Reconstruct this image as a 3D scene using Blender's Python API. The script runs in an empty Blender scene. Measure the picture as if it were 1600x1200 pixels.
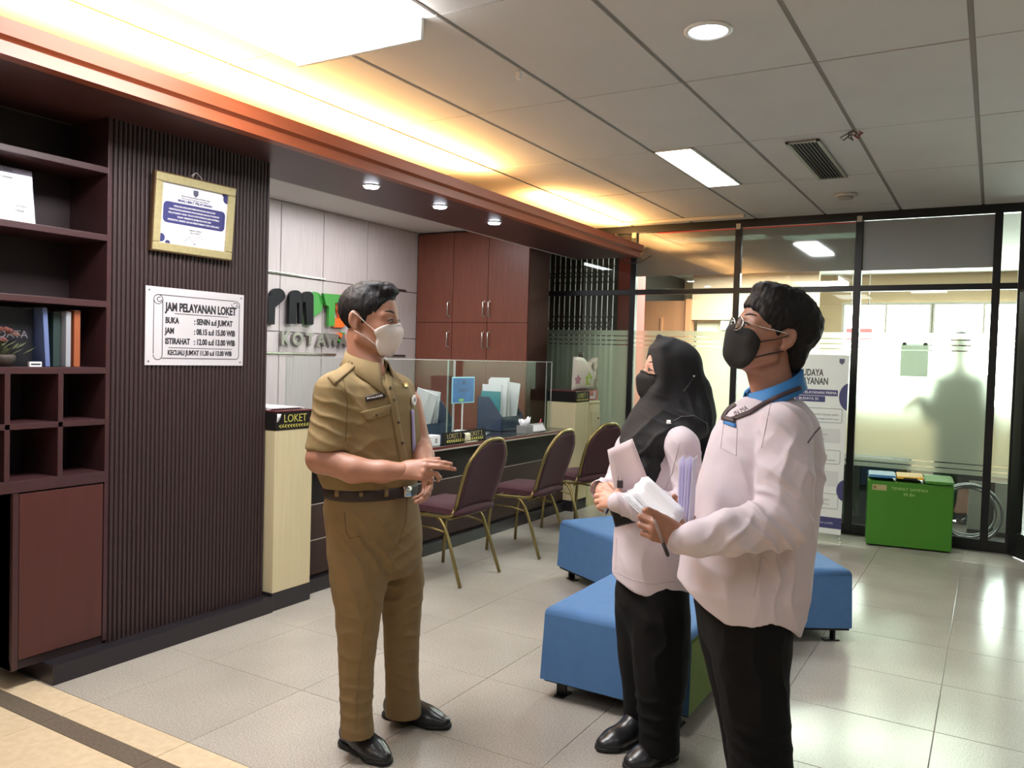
import bpy, bmesh, math, random
import numpy as np
from mathutils import Vector, Matrix
from mathutils.bvhtree import BVHTree

random.seed(7)
SC = bpy.context.scene
COL = SC.collection
PI = math.pi

# ---------------------------------------------------------------- camera
CAM_Z = 1.44
FPX, YAW, PITCH, ROLL = 1267.45, 0.53545, -0.03333, 0.02908   # focal length for a 1600 px wide frame
CAM = np.array([0.0, 0.0, CAM_Z])
_fw = np.array([-math.sin(YAW) * math.cos(PITCH), math.cos(YAW) * math.cos(PITCH), math.sin(PITCH)])
_r0 = np.array([math.cos(YAW), math.sin(YAW), 0.0])
_u0 = np.cross(_r0, _fw)
_rt = _r0 * math.cos(ROLL) + _u0 * math.sin(ROLL)
_up = -_r0 * math.sin(ROLL) + _u0 * math.cos(ROLL)
cd = bpy.data.cameras.new('camera')
cd.sensor_width = 36.0
cd.lens = FPX / 1600.0 * 36.0
cd.clip_start = 0.05
cam = bpy.data.objects.new('camera', cd)
COL.objects.link(cam)
M = Matrix.Identity(4)
for i in range(3):
    M[i][0], M[i][1], M[i][2], M[i][3] = _rt[i], _up[i], -_fw[i], CAM[i]
cam.matrix_world = M
SC.camera = cam

# ---------------------------------------------------------------- view, world, lights
SC.view_settings.view_transform = 'Standard'
SC.view_settings.look = 'None'
SC.view_settings.gamma = 1.0
SC.view_settings.use_curve_mapping = False
SC.view_settings.exposure = 0.12
SC.cycles.use_denoising = True
SC.cycles.max_bounces = 8
SC.cycles.diffuse_bounces = 4
SC.cycles.glossy_bounces = 4
SC.cycles.transmission_bounces = 8
SC.cycles.transparent_max_bounces = 16
SC.cycles.sample_clamp_indirect = 6.0
SC.cycles.caustics_reflective = False
SC.cycles.caustics_refractive = False

world = bpy.data.worlds.new('world')
SC.world = world
world.use_nodes = True
world.node_tree.nodes['Background'].inputs[0].default_value = (0.80, 0.82, 0.86, 1)
world.node_tree.nodes['Background'].inputs[1].default_value = 0.25

def area(name, loc, sx, sy, power, col, up=False, rot=None):
    l = bpy.data.lights.new(name, 'AREA')
    l.shape = 'RECTANGLE'; l.size = sx; l.size_y = sy
    l.energy = power; l.color = col
    o = bpy.data.objects.new(name, l)
    COL.objects.link(o)
    o.location = loc
    if rot is not None: o.rotation_euler = rot
    elif up: o.rotation_euler = (PI, 0, 0)
    return o

def spot(name, loc, power, col, angle=70, blend=0.6, rot=(0, 0, 0), radius=0.03):
    l = bpy.data.lights.new(name, 'SPOT')
    l.energy = power; l.color = col; l.spot_size = math.radians(angle); l.spot_blend = blend
    l.shadow_soft_size = radius
    o = bpy.data.objects.new(name, l); COL.objects.link(o); o.location = loc; o.rotation_euler = rot
    return o

WARM = (1.0, 0.54, 0.18)
WHITE = (0.92, 0.95, 1.0)
COOL = (0.92, 1.0, 0.97)
# seen hall lamps, then unseen fill lamps added behind and beside the camera
area('hall_area_light', (-2.31, 2.03, 2.66), 0.62, 1.0, 34, WHITE)
area('hall_area_light', (-1.775, 5.47, 2.735), 0.25, 1.05, 26, COOL)
area('hall_area_light', (-1.0, 0.0, 2.735), 0.55, 1.1, 16, WHITE)
area('hall_area_light', (0.9, 0.8, 2.735), 0.55, 1.1, 11, WHITE)
area('hall_area_light', (1.6, 3.8, 2.735), 0.55, 1.1, 5, COOL)
area('hall_area_light', (-2.3, -1.2, 2.735), 0.55, 1.1, 8, WHITE)
# warm cove strips lying behind the lip of the cornice
area('cove_light', (-3.17, 1.9, 2.585), 0.05, 5.8, 230, WARM, up=True)
area('cove_light', (-3.17, 6.50, 2.585), 0.05, 1.5, 60, WARM, up=True)
# downlights in the soffit and the round one in the ceiling
for y in (3.80, 4.50, 5.20):
    spot('soffit_spot_light', (-3.28, y, 2.435), 85, (0.93, 0.95, 1.0), 120, 0.7, rot=(0, math.radians(30), 0))
spot('round_downlight_light', (-1.03, 3.18, 2.73), 40, (0.96, 0.97, 1.0), 130, 0.6, radius=0.07)
# office beyond the glass: windows and lamps
area('office_light', (-1.6, 9.6, 2.6), 3.6, 1.6, 480, (1.0, 1.0, 0.94))
area('office_light', (0.9, 9.8, 2.6), 2.4, 2.0, 70, COOL)
area('recess_fill_light', (-4.5, 5.3, 2.70), 0.6, 1.6, 30, (0.97, 0.96, 1.0))  # unseen fill added to brighten the recess panels

# ---------------------------------------------------------------- helpers
def ray(px, py):
    return _fw + _rt * ((px - 800.0) / FPX) - _up * ((py - 600.0) / FPX)

def at(px, py, axis, v):
    d = ray(px, py); i = 'xyz'.index(axis)
    return Vector(CAM + d * ((v - CAM[i]) / d[i]))

def lin(c):
    return tuple(((x / 255.0) / 12.92 if x / 255.0 <= 0.04045 else ((x / 255.0 + 0.055) / 1.055) ** 2.4) for x in c)

MATS = {}
def mat(name, col, rough=0.6, metal=0.0, var=0.0, vscale=8.0, bump=0.0, bscale=60.0, spec=0.5, emit=None, estr=0.0,
        stretch=None, alpha=None, objvar=0.0, coat=0.0, sheen=0.0, sss=0.0):
    """Principled material; var mottles the colour by a noise in object space, bump adds fine relief."""
    if name in MATS: return MATS[name]
    m = bpy.data.materials.new(name); m.use_nodes = True
    nt = m.node_tree; N = nt.nodes; L = nt.links
    b = N['Principled BSDF']
    c = lin(col)
    b.inputs['Base Color'].default_value = (*c, 1)
    b.inputs['Roughness'].default_value = rough
    b.inputs['Metallic'].default_value = metal
    b.inputs['Specular IOR Level'].default_value = spec
    if coat: b.inputs['Coat Weight'].default_value = coat; b.inputs['Coat Roughness'].default_value = 0.12
    if sheen: b.inputs['Sheen Weight'].default_value = sheen
    if sss:
        b.inputs['Subsurface Weight'].default_value = sss
        b.inputs['Subsurface Radius'].default_value = (0.008, 0.004, 0.003)
    if emit is not None:
        b.inputs['Emission Color'].default_value = (*lin(emit), 1); b.inputs['Emission Strength'].default_value = estr
    if alpha is not None: b.inputs['Alpha'].default_value = alpha
    tc = None
    if var or bump or objvar:
        tc = N.new('ShaderNodeTexCoord'); mp = N.new('ShaderNodeMapping')
        L.new(tc.outputs['Object'], mp.inputs[0])
        if stretch: mp.inputs['Scale'].default_value = stretch
    if var or objvar:
        no = N.new('ShaderNodeTexNoise'); no.inputs['Scale'].default_value = vscale; no.inputs['Detail'].default_value = 6
        L.new(mp.outputs[0], no.inputs[0])
        mr = N.new('ShaderNodeMapRange'); mr.inputs[1].default_value = 0.25; mr.inputs[2].default_value = 0.75
        mr.inputs[3].default_value = 1 - var; mr.inputs[4].default_value = 1 + var
        L.new(no.outputs[0], mr.inputs[0])
        last = mr.outputs[0]
        if objvar:
            oi = N.new('ShaderNodeObjectInfo'); m2 = N.new('ShaderNodeMapRange')
            m2.inputs[3].default_value = 1 - objvar; m2.inputs[4].default_value = 1 + objvar
            L.new(oi.outputs['Random'], m2.inputs[0])
            mu = N.new('ShaderNodeMath'); mu.operation = 'MULTIPLY'
            L.new(last, mu.inputs[0]); L.new(m2.outputs[0], mu.inputs[1]); last = mu.outputs[0]
        mx = N.new('ShaderNodeVectorMath'); mx.operation = 'SCALE'
        mx.inputs[0].default_value = c
        L.new(last, mx.inputs['Scale']); L.new(mx.outputs[0], b.inputs['Base Color'])
    if bump:
        n2 = N.new('ShaderNodeTexNoise'); n2.inputs['Scale'].default_value = bscale; n2.inputs['Detail'].default_value = 4
        L.new(mp.outputs[0], n2.inputs[0])
        bp = N.new('ShaderNodeBump'); bp.inputs['Strength'].default_value = bump; bp.inputs['Distance'].default_value = 0.01
        L.new(n2.outputs[0], bp.inputs['Height']); L.new(bp.outputs[0], b.inputs['Normal'])
    MATS[name] = m
    return m

def emat(name, col, strength):
    if name in MATS: return MATS[name]
    m = bpy.data.materials.new(name); m.use_nodes = True
    nt = m.node_tree
    nt.nodes.remove(nt.nodes['Principled BSDF'])
    e = nt.nodes.new('ShaderNodeEmission'); e.inputs[0].default_value = (*lin(col), 1); e.inputs[1].default_value = strength
    nt.links.new(e.outputs[0], nt.nodes['Material Output'].inputs[0])
    MATS[name] = m
    return m

# ---- bmesh shapes
def box(bm, x0, x1, y0, y1, z0, z1, bev=0.0, mtx=None):
    r = bmesh.ops.create_cube(bm, size=1.0)
    vs = r['verts']
    for v in vs:
        v.co = Vector(((x0 + x1) / 2 + v.co.x * (x1 - x0), (y0 + y1) / 2 + v.co.y * (y1 - y0), (z0 + z1) / 2 + v.co.z * (z1 - z0)))
    if bev > 0:
        es = list({e for v in vs for e in v.link_edges})
        r2 = bmesh.ops.bevel(bm, geom=es, offset=bev, segments=2, affect='EDGES', profile=0.6)
        vs = list({v for f in r2['faces'] for v in f.verts} | {v for v in vs if v.is_valid})
    if mtx is not None:
        bmesh.ops.transform(bm, matrix=mtx, verts=vs)
    return vs

def tube(bm, pts, r, n=8, closed=False, caps=True):
    """round tube along a polyline; r may be a list"""
    P = [Vector(p) for p in pts]; k = len(P)
    R = r if isinstance(r, (list, tuple)) else [r] * k
    rings = []; prev = None
    for i in range(k):
        if closed: d = P[(i + 1) % k] - P[i - 1]
        else: d = P[min(i + 1, k - 1)] - P[max(i - 1, 0)]
        d.normalize()
        if prev is None:
            a = Vector((0, 0, 1)) if abs(d.z) < 0.9 else Vector((1, 0, 0))
            u = d.cross(a).normalized()
        else:
            u = (prev - d * prev.dot(d)).normalized()
        prev = u; w = d.cross(u)
        rings.append([bm.verts.new(P[i] + (u * math.cos(2 * PI * j / n) + w * math.sin(2 * PI * j / n)) * R[i]) for j in range(n)])
    m = k if closed else k - 1
    for i in range(m):
        a, b = rings[i], rings[(i + 1) % k]
        for j in range(n):
            f = bm.faces.new((a[j], a[(j + 1) % n], b[(j + 1) % n], b[j])); f.smooth = True
    if caps and not closed:
        bm.faces.new(rings[0][::-1]); bm.faces.new(rings[-1])

def lathe(bm, prof, n=24, c=(0, 0, 0), axis='z'):
    rings = []
    for r, h in prof:
        ring = []
        for j in range(n):
            a = 2 * PI * j / n
            p = (r * math.cos(a), r * math.sin(a), h)
            if axis == 'x': p = (h, p[0], p[1])
            if axis == 'y': p = (p[0], h, p[1])
            ring.append(bm.verts.new(Vector(p) + Vector(c)))
        rings.append(ring)
    for i in range(len(rings) - 1):
        for j in range(n):
            f = bm.faces.new((rings[i][j], rings[i][(j + 1) % n], rings[i + 1][(j + 1) % n], rings[i + 1][j])); f.smooth = True
    bm.faces.new(rings[0][::-1]); bm.faces.new(rings[-1])

def prism(bm, poly, h0, h1, frame=None, bev=0.0):
    """extrude a 2-D polygon (list of (u, v)) from h0 to h1; frame(u, v, h) -> 3-D point"""
    if frame is None: frame = lambda u, v, h: (u, v, h)
    a = [bm.verts.new(frame(u, v, h0)) for u, v in poly]
    b = [bm.verts.new(frame(u, v, h1)) for u, v in poly]
    n = len(poly)
    fs = [bm.faces.new(a[::-1]), bm.faces.new(b)]
    for i in range(n):
        fs.append(bm.faces.new((a[i], a[(i + 1) % n], b[(i + 1) % n], b[i])))
    if bev:
        bmesh.ops.bevel(bm, geom=list({e for f in fs[:2] for e in f.edges}), offset=bev, segments=2, affect='EDGES')
    return fs

def sheet(bm, grid, th):
    """thick sheet through a grid of points (rows of equal length)"""
    R = len(grid); Cn = len(grid[0])
    G = [[Vector(p) for p in row] for row in grid]
    nor = [[None] * Cn for _ in range(R)]
    for i in range(R):
        for j in range(Cn):
            du = G[min(i + 1, R - 1)][j] - G[max(i - 1, 0)][j]
            dv = G[i][min(j + 1, Cn - 1)] - G[i][max(j - 1, 0)]
            nn = du.cross(dv); nor[i][j] = nn.normalized() if nn.length > 1e-12 else Vector((0, 0, 1))
    A = [[bm.verts.new(G[i][j] + nor[i][j] * th / 2) for j in range(Cn)] for i in range(R)]
    B = [[bm.verts.new(G[i][j] - nor[i][j] * th / 2) for j in range(Cn)] for i in range(R)]
    for i in range(R - 1):
        for j in range(Cn - 1):
            f = bm.faces.new((A[i][j], A[i + 1][j], A[i + 1][j + 1], A[i][j + 1])); f.smooth = True
            f = bm.faces.new((B[i][j], B[i][j + 1], B[i + 1][j + 1], B[i + 1][j])); f.smooth = True
    for j in range(Cn - 1):
        bm.faces.new((A[0][j], A[0][j + 1], B[0][j + 1], B[0][j])); bm.faces.new((A[-1][j + 1], A[-1][j], B[-1][j], B[-1][j + 1]))
    for i in range(R - 1):
        bm.faces.new((A[i + 1][0], A[i][0], B[i][0], B[i + 1][0])); bm.faces.new((A[i][-1], A[i + 1][-1], B[i + 1][-1], B[i][-1]))

def rrect(x0, x1, y0, y1, r, n=5):
    out = []
    for cx, cy, a0 in ((x1 - r, y1 - r, 0), (x0 + r, y1 - r, 90), (x0 + r, y0 + r, 180), (x1 - r, y0 + r, 270)):
        for i in range(n + 1):
            a = math.radians(a0 + 90 * i / n); out.append((cx + r * math.cos(a), cy + r * math.sin(a)))
    return out

# ---- objects
def setp(o, label=None, cat=None, group=None, kind=None):
    if label: o['label'] = label
    if cat: o['category'] = cat
    if group: o['group'] = group
    if kind: o['kind'] = kind
    return o

def obj(name, bm, m, parent=None, world=True, smooth=None):
    """link a bmesh as one object; world=True: vertices are world coordinates also under a parent"""
    bmesh.ops.recalc_face_normals(bm, faces=bm.faces)
    me = bpy.data.meshes.new(name); bm.to_mesh(me); bm.free()
    return objm(name, me, m, parent, world, smooth)

def wloc(p):
    v = Vector((0, 0, 0))
    while p is not None:
        v += p.location; p = p.parent
    return v

def objm(name, me, m, parent=None, world=True, smooth=None):
    for x in (m if isinstance(m, (list, tuple)) else [m]): me.materials.append(x)
    if smooth is not None: me.polygons.foreach_set('use_smooth', [smooth] * len(me.polygons))
    o = bpy.data.objects.new(name, me); COL.objects.link(o)
    if parent is not None:
        o.parent = parent
        if world:
            w = wloc(parent)
            if w.length > 1e-9: me.transform(Matrix.Translation(-w))
    return o

def bmbox(*a, **k):
    bm = bmesh.new(); box(bm, *a, **k); return bm

def thing(name, label, cat, loc=(0, 0, 0), rotz=0.0, group=None):
    o = bpy.data.objects.new(name, None); COL.objects.link(o)
    o.empty_display_size = 0.1
    o.location = loc; o.rotation_euler = (0, 0, rotz)
    return setp(o, label, cat, group)

def struct(name, bm, m, parent=None, **k):
    o = obj(name, bm, m, parent, **k)
    if parent is None: o['kind'] = 'structure'
    return o

def dup(root, loc, rotz, label=None, group=None):
    r = root.copy(); COL.objects.link(r); r.location = loc; r.rotation_euler = (0, 0, rotz)
    if label: r['label'] = label
    if group: r['group'] = group
    for ch in list(root.children):
        c = ch.copy(); COL.objects.link(c); c.parent = r
        for g in list(ch.children):
            d = g.copy(); COL.objects.link(d); d.parent = c
    return r

def text_mesh(s, size, ext=0.0008, offset=0.0, align='CENTER', sx=1.0, shear=0.0, spacing=1.0):
    cu = bpy.data.curves.new('lettering', 'FONT')
    cu.body = s; cu.size = size; cu.extrude = ext; cu.offset = offset; cu.align_x = align; cu.shear = shear
    cu.space_character = spacing; cu.resolution_u = 3
    o = bpy.data.objects.new('lettering', cu); COL.objects.link(o)
    dg = bpy.context.evaluated_depsgraph_get()
    me = bpy.data.meshes.new_from_object(o.evaluated_get(dg))
    bpy.data.objects.remove(o); bpy.data.curves.remove(cu)
    if sx != 1.0: me.transform(Matrix.Diagonal((sx, 1, 1, 1)))
    return me

def frame_m(o, x, y):
    """4x4 whose local x, y axes run along x and y at origin o"""
    x = Vector(x).normalized(); y = Vector(y); y = (y - x * y.dot(x)).normalized(); z = x.cross(y)
    m = Matrix.Identity(4)
    for i in range(3): m[i][0], m[i][1], m[i][2], m[i][3] = x[i], y[i], z[i], o[i]
    return m

def text(name, s, size, o, x, y, m, parent, **k):
    """lettering lying in the plane through o with reading direction x and up direction y"""
    me = text_mesh(s, size, **k)
    me.transform(frame_m(o, x, y))
    return objm(name, me, m, parent)

def mjoin(name, meshes, m, parent=None):
    bm = bmesh.new()
    for me in meshes: bm.from_mesh(me)
    me2 = bpy.data.meshes.new(name); bm.to_mesh(me2); bm.free()
    return objm(name, me2, m, parent)
# ---------------------------------------------------------------- special materials
def world_noise_mat(name, col, dark, rough, speck, big=0.08, bump=0.0, objvar=0.05):
    """stone: speckle and clouding laid out in world space so neighbouring tiles differ"""
    m = bpy.data.materials.new(name); m.use_nodes = True
    nt = m.node_tree; N = nt.nodes; L = nt.links; b = N['Principled BSDF']
    g = N.new('ShaderNodeNewGeometry')
    n1 = N.new('ShaderNodeTexNoise'); n1.inputs['Scale'].default_value = speck; n1.inputs['Detail'].default_value = 3
    n2 = N.new('ShaderNodeTexNoise'); n2.inputs['Scale'].default_value = 2.2; n2.inputs['Detail'].default_value = 5
    L.new(g.outputs['Position'], n1.inputs[0]); L.new(g.outputs['Position'], n2.inputs[0])
    r = N.new('ShaderNodeMapRange'); r.inputs[1].default_value = 0.38; r.inputs[2].default_value = 0.62
    L.new(n1.outputs[0], r.inputs[0])
    mx = N.new('ShaderNodeMix'); mx.data_type = 'RGBA'
    mx.inputs[6].default_value = (*lin(dark), 1); mx.inputs[7].default_value = (*lin(col), 1)
    L.new(r.outputs[0], mx.inputs[0])
    r2 = N.new('ShaderNodeMapRange'); r2.inputs[1].default_value = 0.3; r2.inputs[2].default_value = 0.7
    r2.inputs[3].default_value = 1 - big; r2.inputs[4].default_value = 1 + big
    L.new(n2.outputs[0], r2.inputs[0])
    oi = N.new('ShaderNodeObjectInfo'); r3 = N.new('ShaderNodeMapRange')
    r3.inputs[3].default_value = 1 - objvar; r3.inputs[4].default_value = 1 + objvar
    L.new(oi.outputs['Random'], r3.inputs[0])
    mu = N.new('ShaderNodeMath'); mu.operation = 'MULTIPLY'; L.new(r2.outputs[0], mu.inputs[0]); L.new(r3.outputs[0], mu.inputs[1])
    sc = N.new('ShaderNodeVectorMath'); sc.operation = 'SCALE'
    L.new(mx.outputs[2], sc.inputs[0]); L.new(mu.outputs[0], sc.inputs['Scale']); L.new(sc.outputs[0], b.inputs['Base Color'])
    b.inputs['Roughness'].default_value = rough; b.inputs['Specular IOR Level'].default_value = 0.36
    r4 = N.new('ShaderNodeMapRange'); r4.inputs[3].default_value = rough * 0.75; r4.inputs[4].default_value = rough * 1.35
    L.new(n2.outputs[0], r4.inputs[0]); L.new(r4.outputs[0], b.inputs['Roughness'])
    return m

def glass_mat(name, tint=(255, 255, 255), gloss=0.07, rough=0.0, haze=0.0, hazecol=(150, 160, 155), steep=0.6):
    """thin clear sheet: straight transmission, a mirror reflection growing at grazing angles, some haze"""
    m = bpy.data.materials.new(name); m.use_nodes = True
    nt = m.node_tree; N = nt.nodes; L = nt.links; N.remove(N['Principled BSDF'])
    t = N.new('ShaderNodeBsdfTransparent'); t.inputs[0].default_value = (*lin(tint), 1)
    g = N.new('ShaderNodeBsdfGlossy'); g.inputs['Roughness'].default_value = rough
    lw = N.new('ShaderNodeLayerWeight'); lw.inputs[0].default_value = 0.25
    mr = N.new('ShaderNodeMapRange'); mr.inputs[3].default_value = gloss; mr.inputs[4].default_value = min(1, gloss + steep)
    L.new(lw.outputs['Fresnel'], mr.inputs[0])
    mx = N.new('ShaderNodeMixShader'); L.new(mr.outputs[0], mx.inputs[0]); L.new(t.outputs[0], mx.inputs[1]); L.new(g.outputs[0], mx.inputs[2])
    last = mx
    if haze:
        d = N.new('ShaderNodeBsdfDiffuse'); d.inputs[0].default_value = (*lin(hazecol), 1)
        m2 = N.new('ShaderNodeMixShader'); m2.inputs[0].default_value = haze
        L.new(mx.outputs[0], m2.inputs[1]); L.new(d.outputs[0], m2.inputs[2]); last = m2
    L.new(last.outputs[0], N['Material Output'].inputs[0])
    return m

def frost_mat(name):
    """matt window film: blurred transmission plus a little scatter"""
    m = bpy.data.materials.new(name); m.use_nodes = True
    nt = m.node_tree; N = nt.nodes; L = nt.links; N.remove(N['Principled BSDF'])
    gl = N.new('ShaderNodeBsdfRefraction'); gl.inputs['Roughness'].default_value = 0.38; gl.inputs['IOR'].default_value = 1.25
    gl.inputs[0].default_value = (0.92, 0.93, 0.87, 1)
    tr = N.new('ShaderNodeBsdfTranslucent'); tr.inputs[0].default_value = (0.72, 0.74, 0.64, 1)
    di = N.new('ShaderNodeBsdfDiffuse'); di.inputs[0].default_value = (0.50, 0.53, 0.46, 1)
    a = N.new('ShaderNodeMixShader'); a.inputs[0].default_value = 0.15
    L.new(gl.outputs[0], a.inputs[1]); L.new(tr.outputs[0], a.inputs[2])
    b = N.new('ShaderNodeMixShader'); b.inputs[0].default_value = 0.07
    L.new(a.outputs[0], b.inputs[1]); L.new(di.outputs[0], b.inputs[2])
    L.new(b.outputs[0], N['Material Output'].inputs[0])
    return m

M_GRAN = world_noise_mat('granite_tile', (190, 183, 172), (160, 153, 143), 0.19, 170)
M_BEIGE = world_noise_mat('beige_tile', (224, 203, 170), (216, 194, 160), 0.19, 30, big=0.04, objvar=0.03)
M_GREYSTRIP = world_noise_mat('grey_strip', (116, 104, 90), (100, 90, 78), 0.40, 80, objvar=0.02)
M_GROUT = mat('grout', (184, 177, 166), 0.8)
M_CEIL = mat('ceiling_board', (202, 200, 198), 0.85, var=0.03, vscale=3, bump=0.05, bscale=140, objvar=0.025)
M_CEILGAP = mat('ceiling_joint', (140, 134, 129), 0.8)
M_WHITEWALL = mat('white_paint', (205, 200, 192), 0.8, var=0.02, vscale=2)
M_DARKWOOD = mat('dark_wood', (54, 33, 34), 0.42, var=0.12, vscale=5, stretch=(6, 6, 0.6), bump=0.04, bscale=40)
M_DARKWOODH = mat('dark_wood_long', (74, 44, 42), 0.42, var=0.12, vscale=5, stretch=(6, 0.6, 6), bump=0.04, bscale=40)
M_FLUTE = mat('fluted_board', (52, 36, 37), 0.5, var=0.08, vscale=6, stretch=(8, 8, 0.5))
M_CORNICE = mat('cornice_wood', (146, 74, 44), 0.4, var=0.10, vscale=5, stretch=(6, 0.6, 6))
M_REDWOOD = mat('red_wood', (122, 69, 53), 0.36, var=0.14, vscale=6, stretch=(9, 9, 0.7), bump=0.03, bscale=50)
M_REDDOOR = mat('red_door', (76, 38, 34), 0.4, var=0.08, vscale=4, stretch=(8, 8, 0.7))
M_KERB = mat('black_kerb', (38, 34, 38), 0.3, var=0.08)
M_PALEWOOD = mat('pale_wood', (200, 190, 186), 0.35, var=0.10, vscale=7, stretch=(10, 10, 0.5), bump=0.02, bscale=40)
M_CREAM = mat('cream_laminate', (206, 192, 154), 0.4, var=0.05, vscale=5, stretch=(9, 9, 0.6))
M_BLACKALU = mat('black_aluminium', (30, 30, 32), 0.35, metal=0.3, var=0.05)
M_CHROME = mat('chrome', (215, 212, 205), 0.18, metal=1.0)
M_GLASS = glass_mat('clear_glass', (236, 244, 238), 0.05)
M_FILM = glass_mat('tinted_film', (120, 128, 122), 0.30, rough=0.045, haze=0.30, hazecol=(172, 172, 164))
M_FILM2 = glass_mat('grey_film', (40, 42, 44), 0.10, rough=0.12, haze=0.75, hazecol=(178, 182, 182))
M_FROST = frost_mat('frosted_film')

# ---------------------------------------------------------------- floor
floor = struct('floor', bmbox(-6.2, 5.2, -3.6, 13.6, -0.10, -0.004), M_GROUT)
PX, PY = 0.582, 0.562
Y0F = 1.925
def tile_mesh(name, w, d, t, m, bev=0.0015):
    me = bpy.data.meshes.new(name); bm = bmbox(-w / 2, w / 2, -d / 2, d / 2, -t, 0, bev=bev); bm.to_mesh(me); bm.free()
    me.materials.append(m); return me
def put(name, me, loc, parent, rot=None):
    o = bpy.data.objects.new(name, me); COL.objects.link(o); o.location = Vector(loc) - wloc(parent); o.parent = parent
    if rot: o.rotation_euler = rot
    return o
gt = tile_mesh('tile', PX - 0.0025, PY - 0.0025, 0.012, M_GRAN)
for i in range(-7, 7):
    for j in range(10):
        x = -0.145 + PX * (i + 0.5); y = Y0F + PY * (j + 0.5)
        if x < -4.4 or (x < -3.5 and j < 2): continue
        put('tile', gt, (x, y, 0.0), floor)
for i in range(-8, 7):
    for y0, y1 in ((1.792, Y0F), (1.13, 1.708), (0.55, 1.13)):
        x = -0.145 + PX * (i + 0.5)
        k = 'bt%.2f' % y0
        if k not in MATS: MATS[k] = tile_mesh('tile', PX - 0.003, y1 - y0 - 0.003, 0.012, M_BEIGE)
        put('tile', MATS[k], (x, (y0 + y1) / 2, 0.0), floor)
gs = tile_mesh('border_strip', PX - 0.002, 0.082, 0.012, M_GREYSTRIP)
for i in range(-8, 7): put('border_strip', gs, (-0.145 + PX * (i + 0.5), 1.75, 0.0), floor)
obj('corridor_floor', bmbox(-5.2, 4.0, -3.5, 0.55, -0.012, 0.0), M_BEIGE, floor)

# ---------------------------------------------------------------- ceiling
ZC = 2.755
ceil = struct('ceiling', bmbox(-3.75, 5.2, -3.6, 7.6, ZC + 0.008, ZC + 0.10), M_CEILGAP)
CX = [-3.69 + 0.5935 * i for i in range(15)]
CY = [2.575 + 1.143 * j for j in range(-5, 5)] + [7.47]
CM = {}
def ceil_tile(x0, x1, y0, y1):
    w, d = round(x1 - x0, 3), round(y1 - y0, 3)
    if (w, d) not in CM: CM[(w, d)] = tile_mesh('ceiling_tile', w - 0.022, d - 0.008, -0.02, M_CEIL, bev=0.001)
    put('ceiling_tile', CM[(w, d)], ((x0 + x1) / 2, (y0 + y1) / 2, ZC + random.uniform(0, 0.0025)), ceil)
lampcells = {(3, 7): 'slim'}
for i in range(14):
    for j in range(10):
        x0, x1, y0, y1 = CX[i], CX[i + 1], CY[j], CY[j + 1]
        c = lampcells.get((i, j))
        if c == 'wide': continue
        if c == 'slim':
            ceil_tile(x0 + 0.262, x1, y0, y1); continue
        ceil_tile(x0, x1, y0, y1)
def lamp_panel(x0, x1, y0, y1, label, strength, col):
    t = thing('ceiling_panel_lamp', label, 'lamp', ((x0 + x1) / 2, (y0 + y1) / 2, ZC))
    bm = bmesh.new()
    for a in ((x0, x0 + .012, y0, y1), (x1 - .012, x1, y0, y1), (x0, x1, y0, y0 + .012), (x0, x1, y1 - .012, y1)):
        box(bm, *a, ZC - 0.004, ZC + 0.02)
    obj('frame', bm, mat('lamp_frame', (225, 225, 222), 0.4), t)
    obj('diffuser', bmbox(x0 + .012, x1 - .012, y0 + .012, y1 - .012, ZC - 0.001, ZC + 0.012), emat('diffuser_' + label[:9], col, strength), t)
t = thing('ceiling_box_lamp', 'wide glaring box lamp mounted under the ceiling near the orange cove', 'lamp', (-2.31, 2.03, ZC))
obj('diffuser', bmbox(-2.64, -1.99, 1.5, 2.56, ZC - .078, ZC - .004, bev=.006), emat('box_diffuser', (255, 250, 248), 17), t)
for y in (1.48, 2.562): obj('end_cap', bmbox(-2.65, -1.98, y, y + .018, ZC - .085, ZC, bev=.002), mat('lamp_frame', (225, 225, 222), 0.4), t)
obj('bracket', bmbox(-2.04, -2.01, 2.58, 2.62, ZC - .06, ZC, bev=.002), M_BLACKALU, t)
lamp_panel(CX[3] + .005, CX[3] + .258, CY[7] + .004, CY[8] - .004, 'slim lit ceiling lamp panel set beside the air vent', 9, (244, 255, 248))

# ---------------------------------------------------------------- bulkhead: soffit, cornice, cove
trim1 = struct('trim_1', bmbox(-3.70, -3.06, -3.5, 7.46, 2.45, 2.475), M_DARKWOODH)          # soffit
struct('cove_back', bmbox(-3.72, -3.70, -3.5, 7.46, 2.45, ZC), M_WHITEWALL, trim1)
bm = bmesh.new()
prism(bm, [(-3.06, 2.44), (-3.0, 2.44), (-3.0, 2.487), (-2.992, 2.492), (-2.975, 2.50), (-2.968, 2.555), (-3.0, 2.558), (-3.02, 2.52), (-3.03, 2.49), (-3.06, 2.475)],
      -3.5, 7.44, frame=lambda u, v, h: (u, h, v))
struct('cornice', bm, M_CORNICE, trim1)

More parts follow.
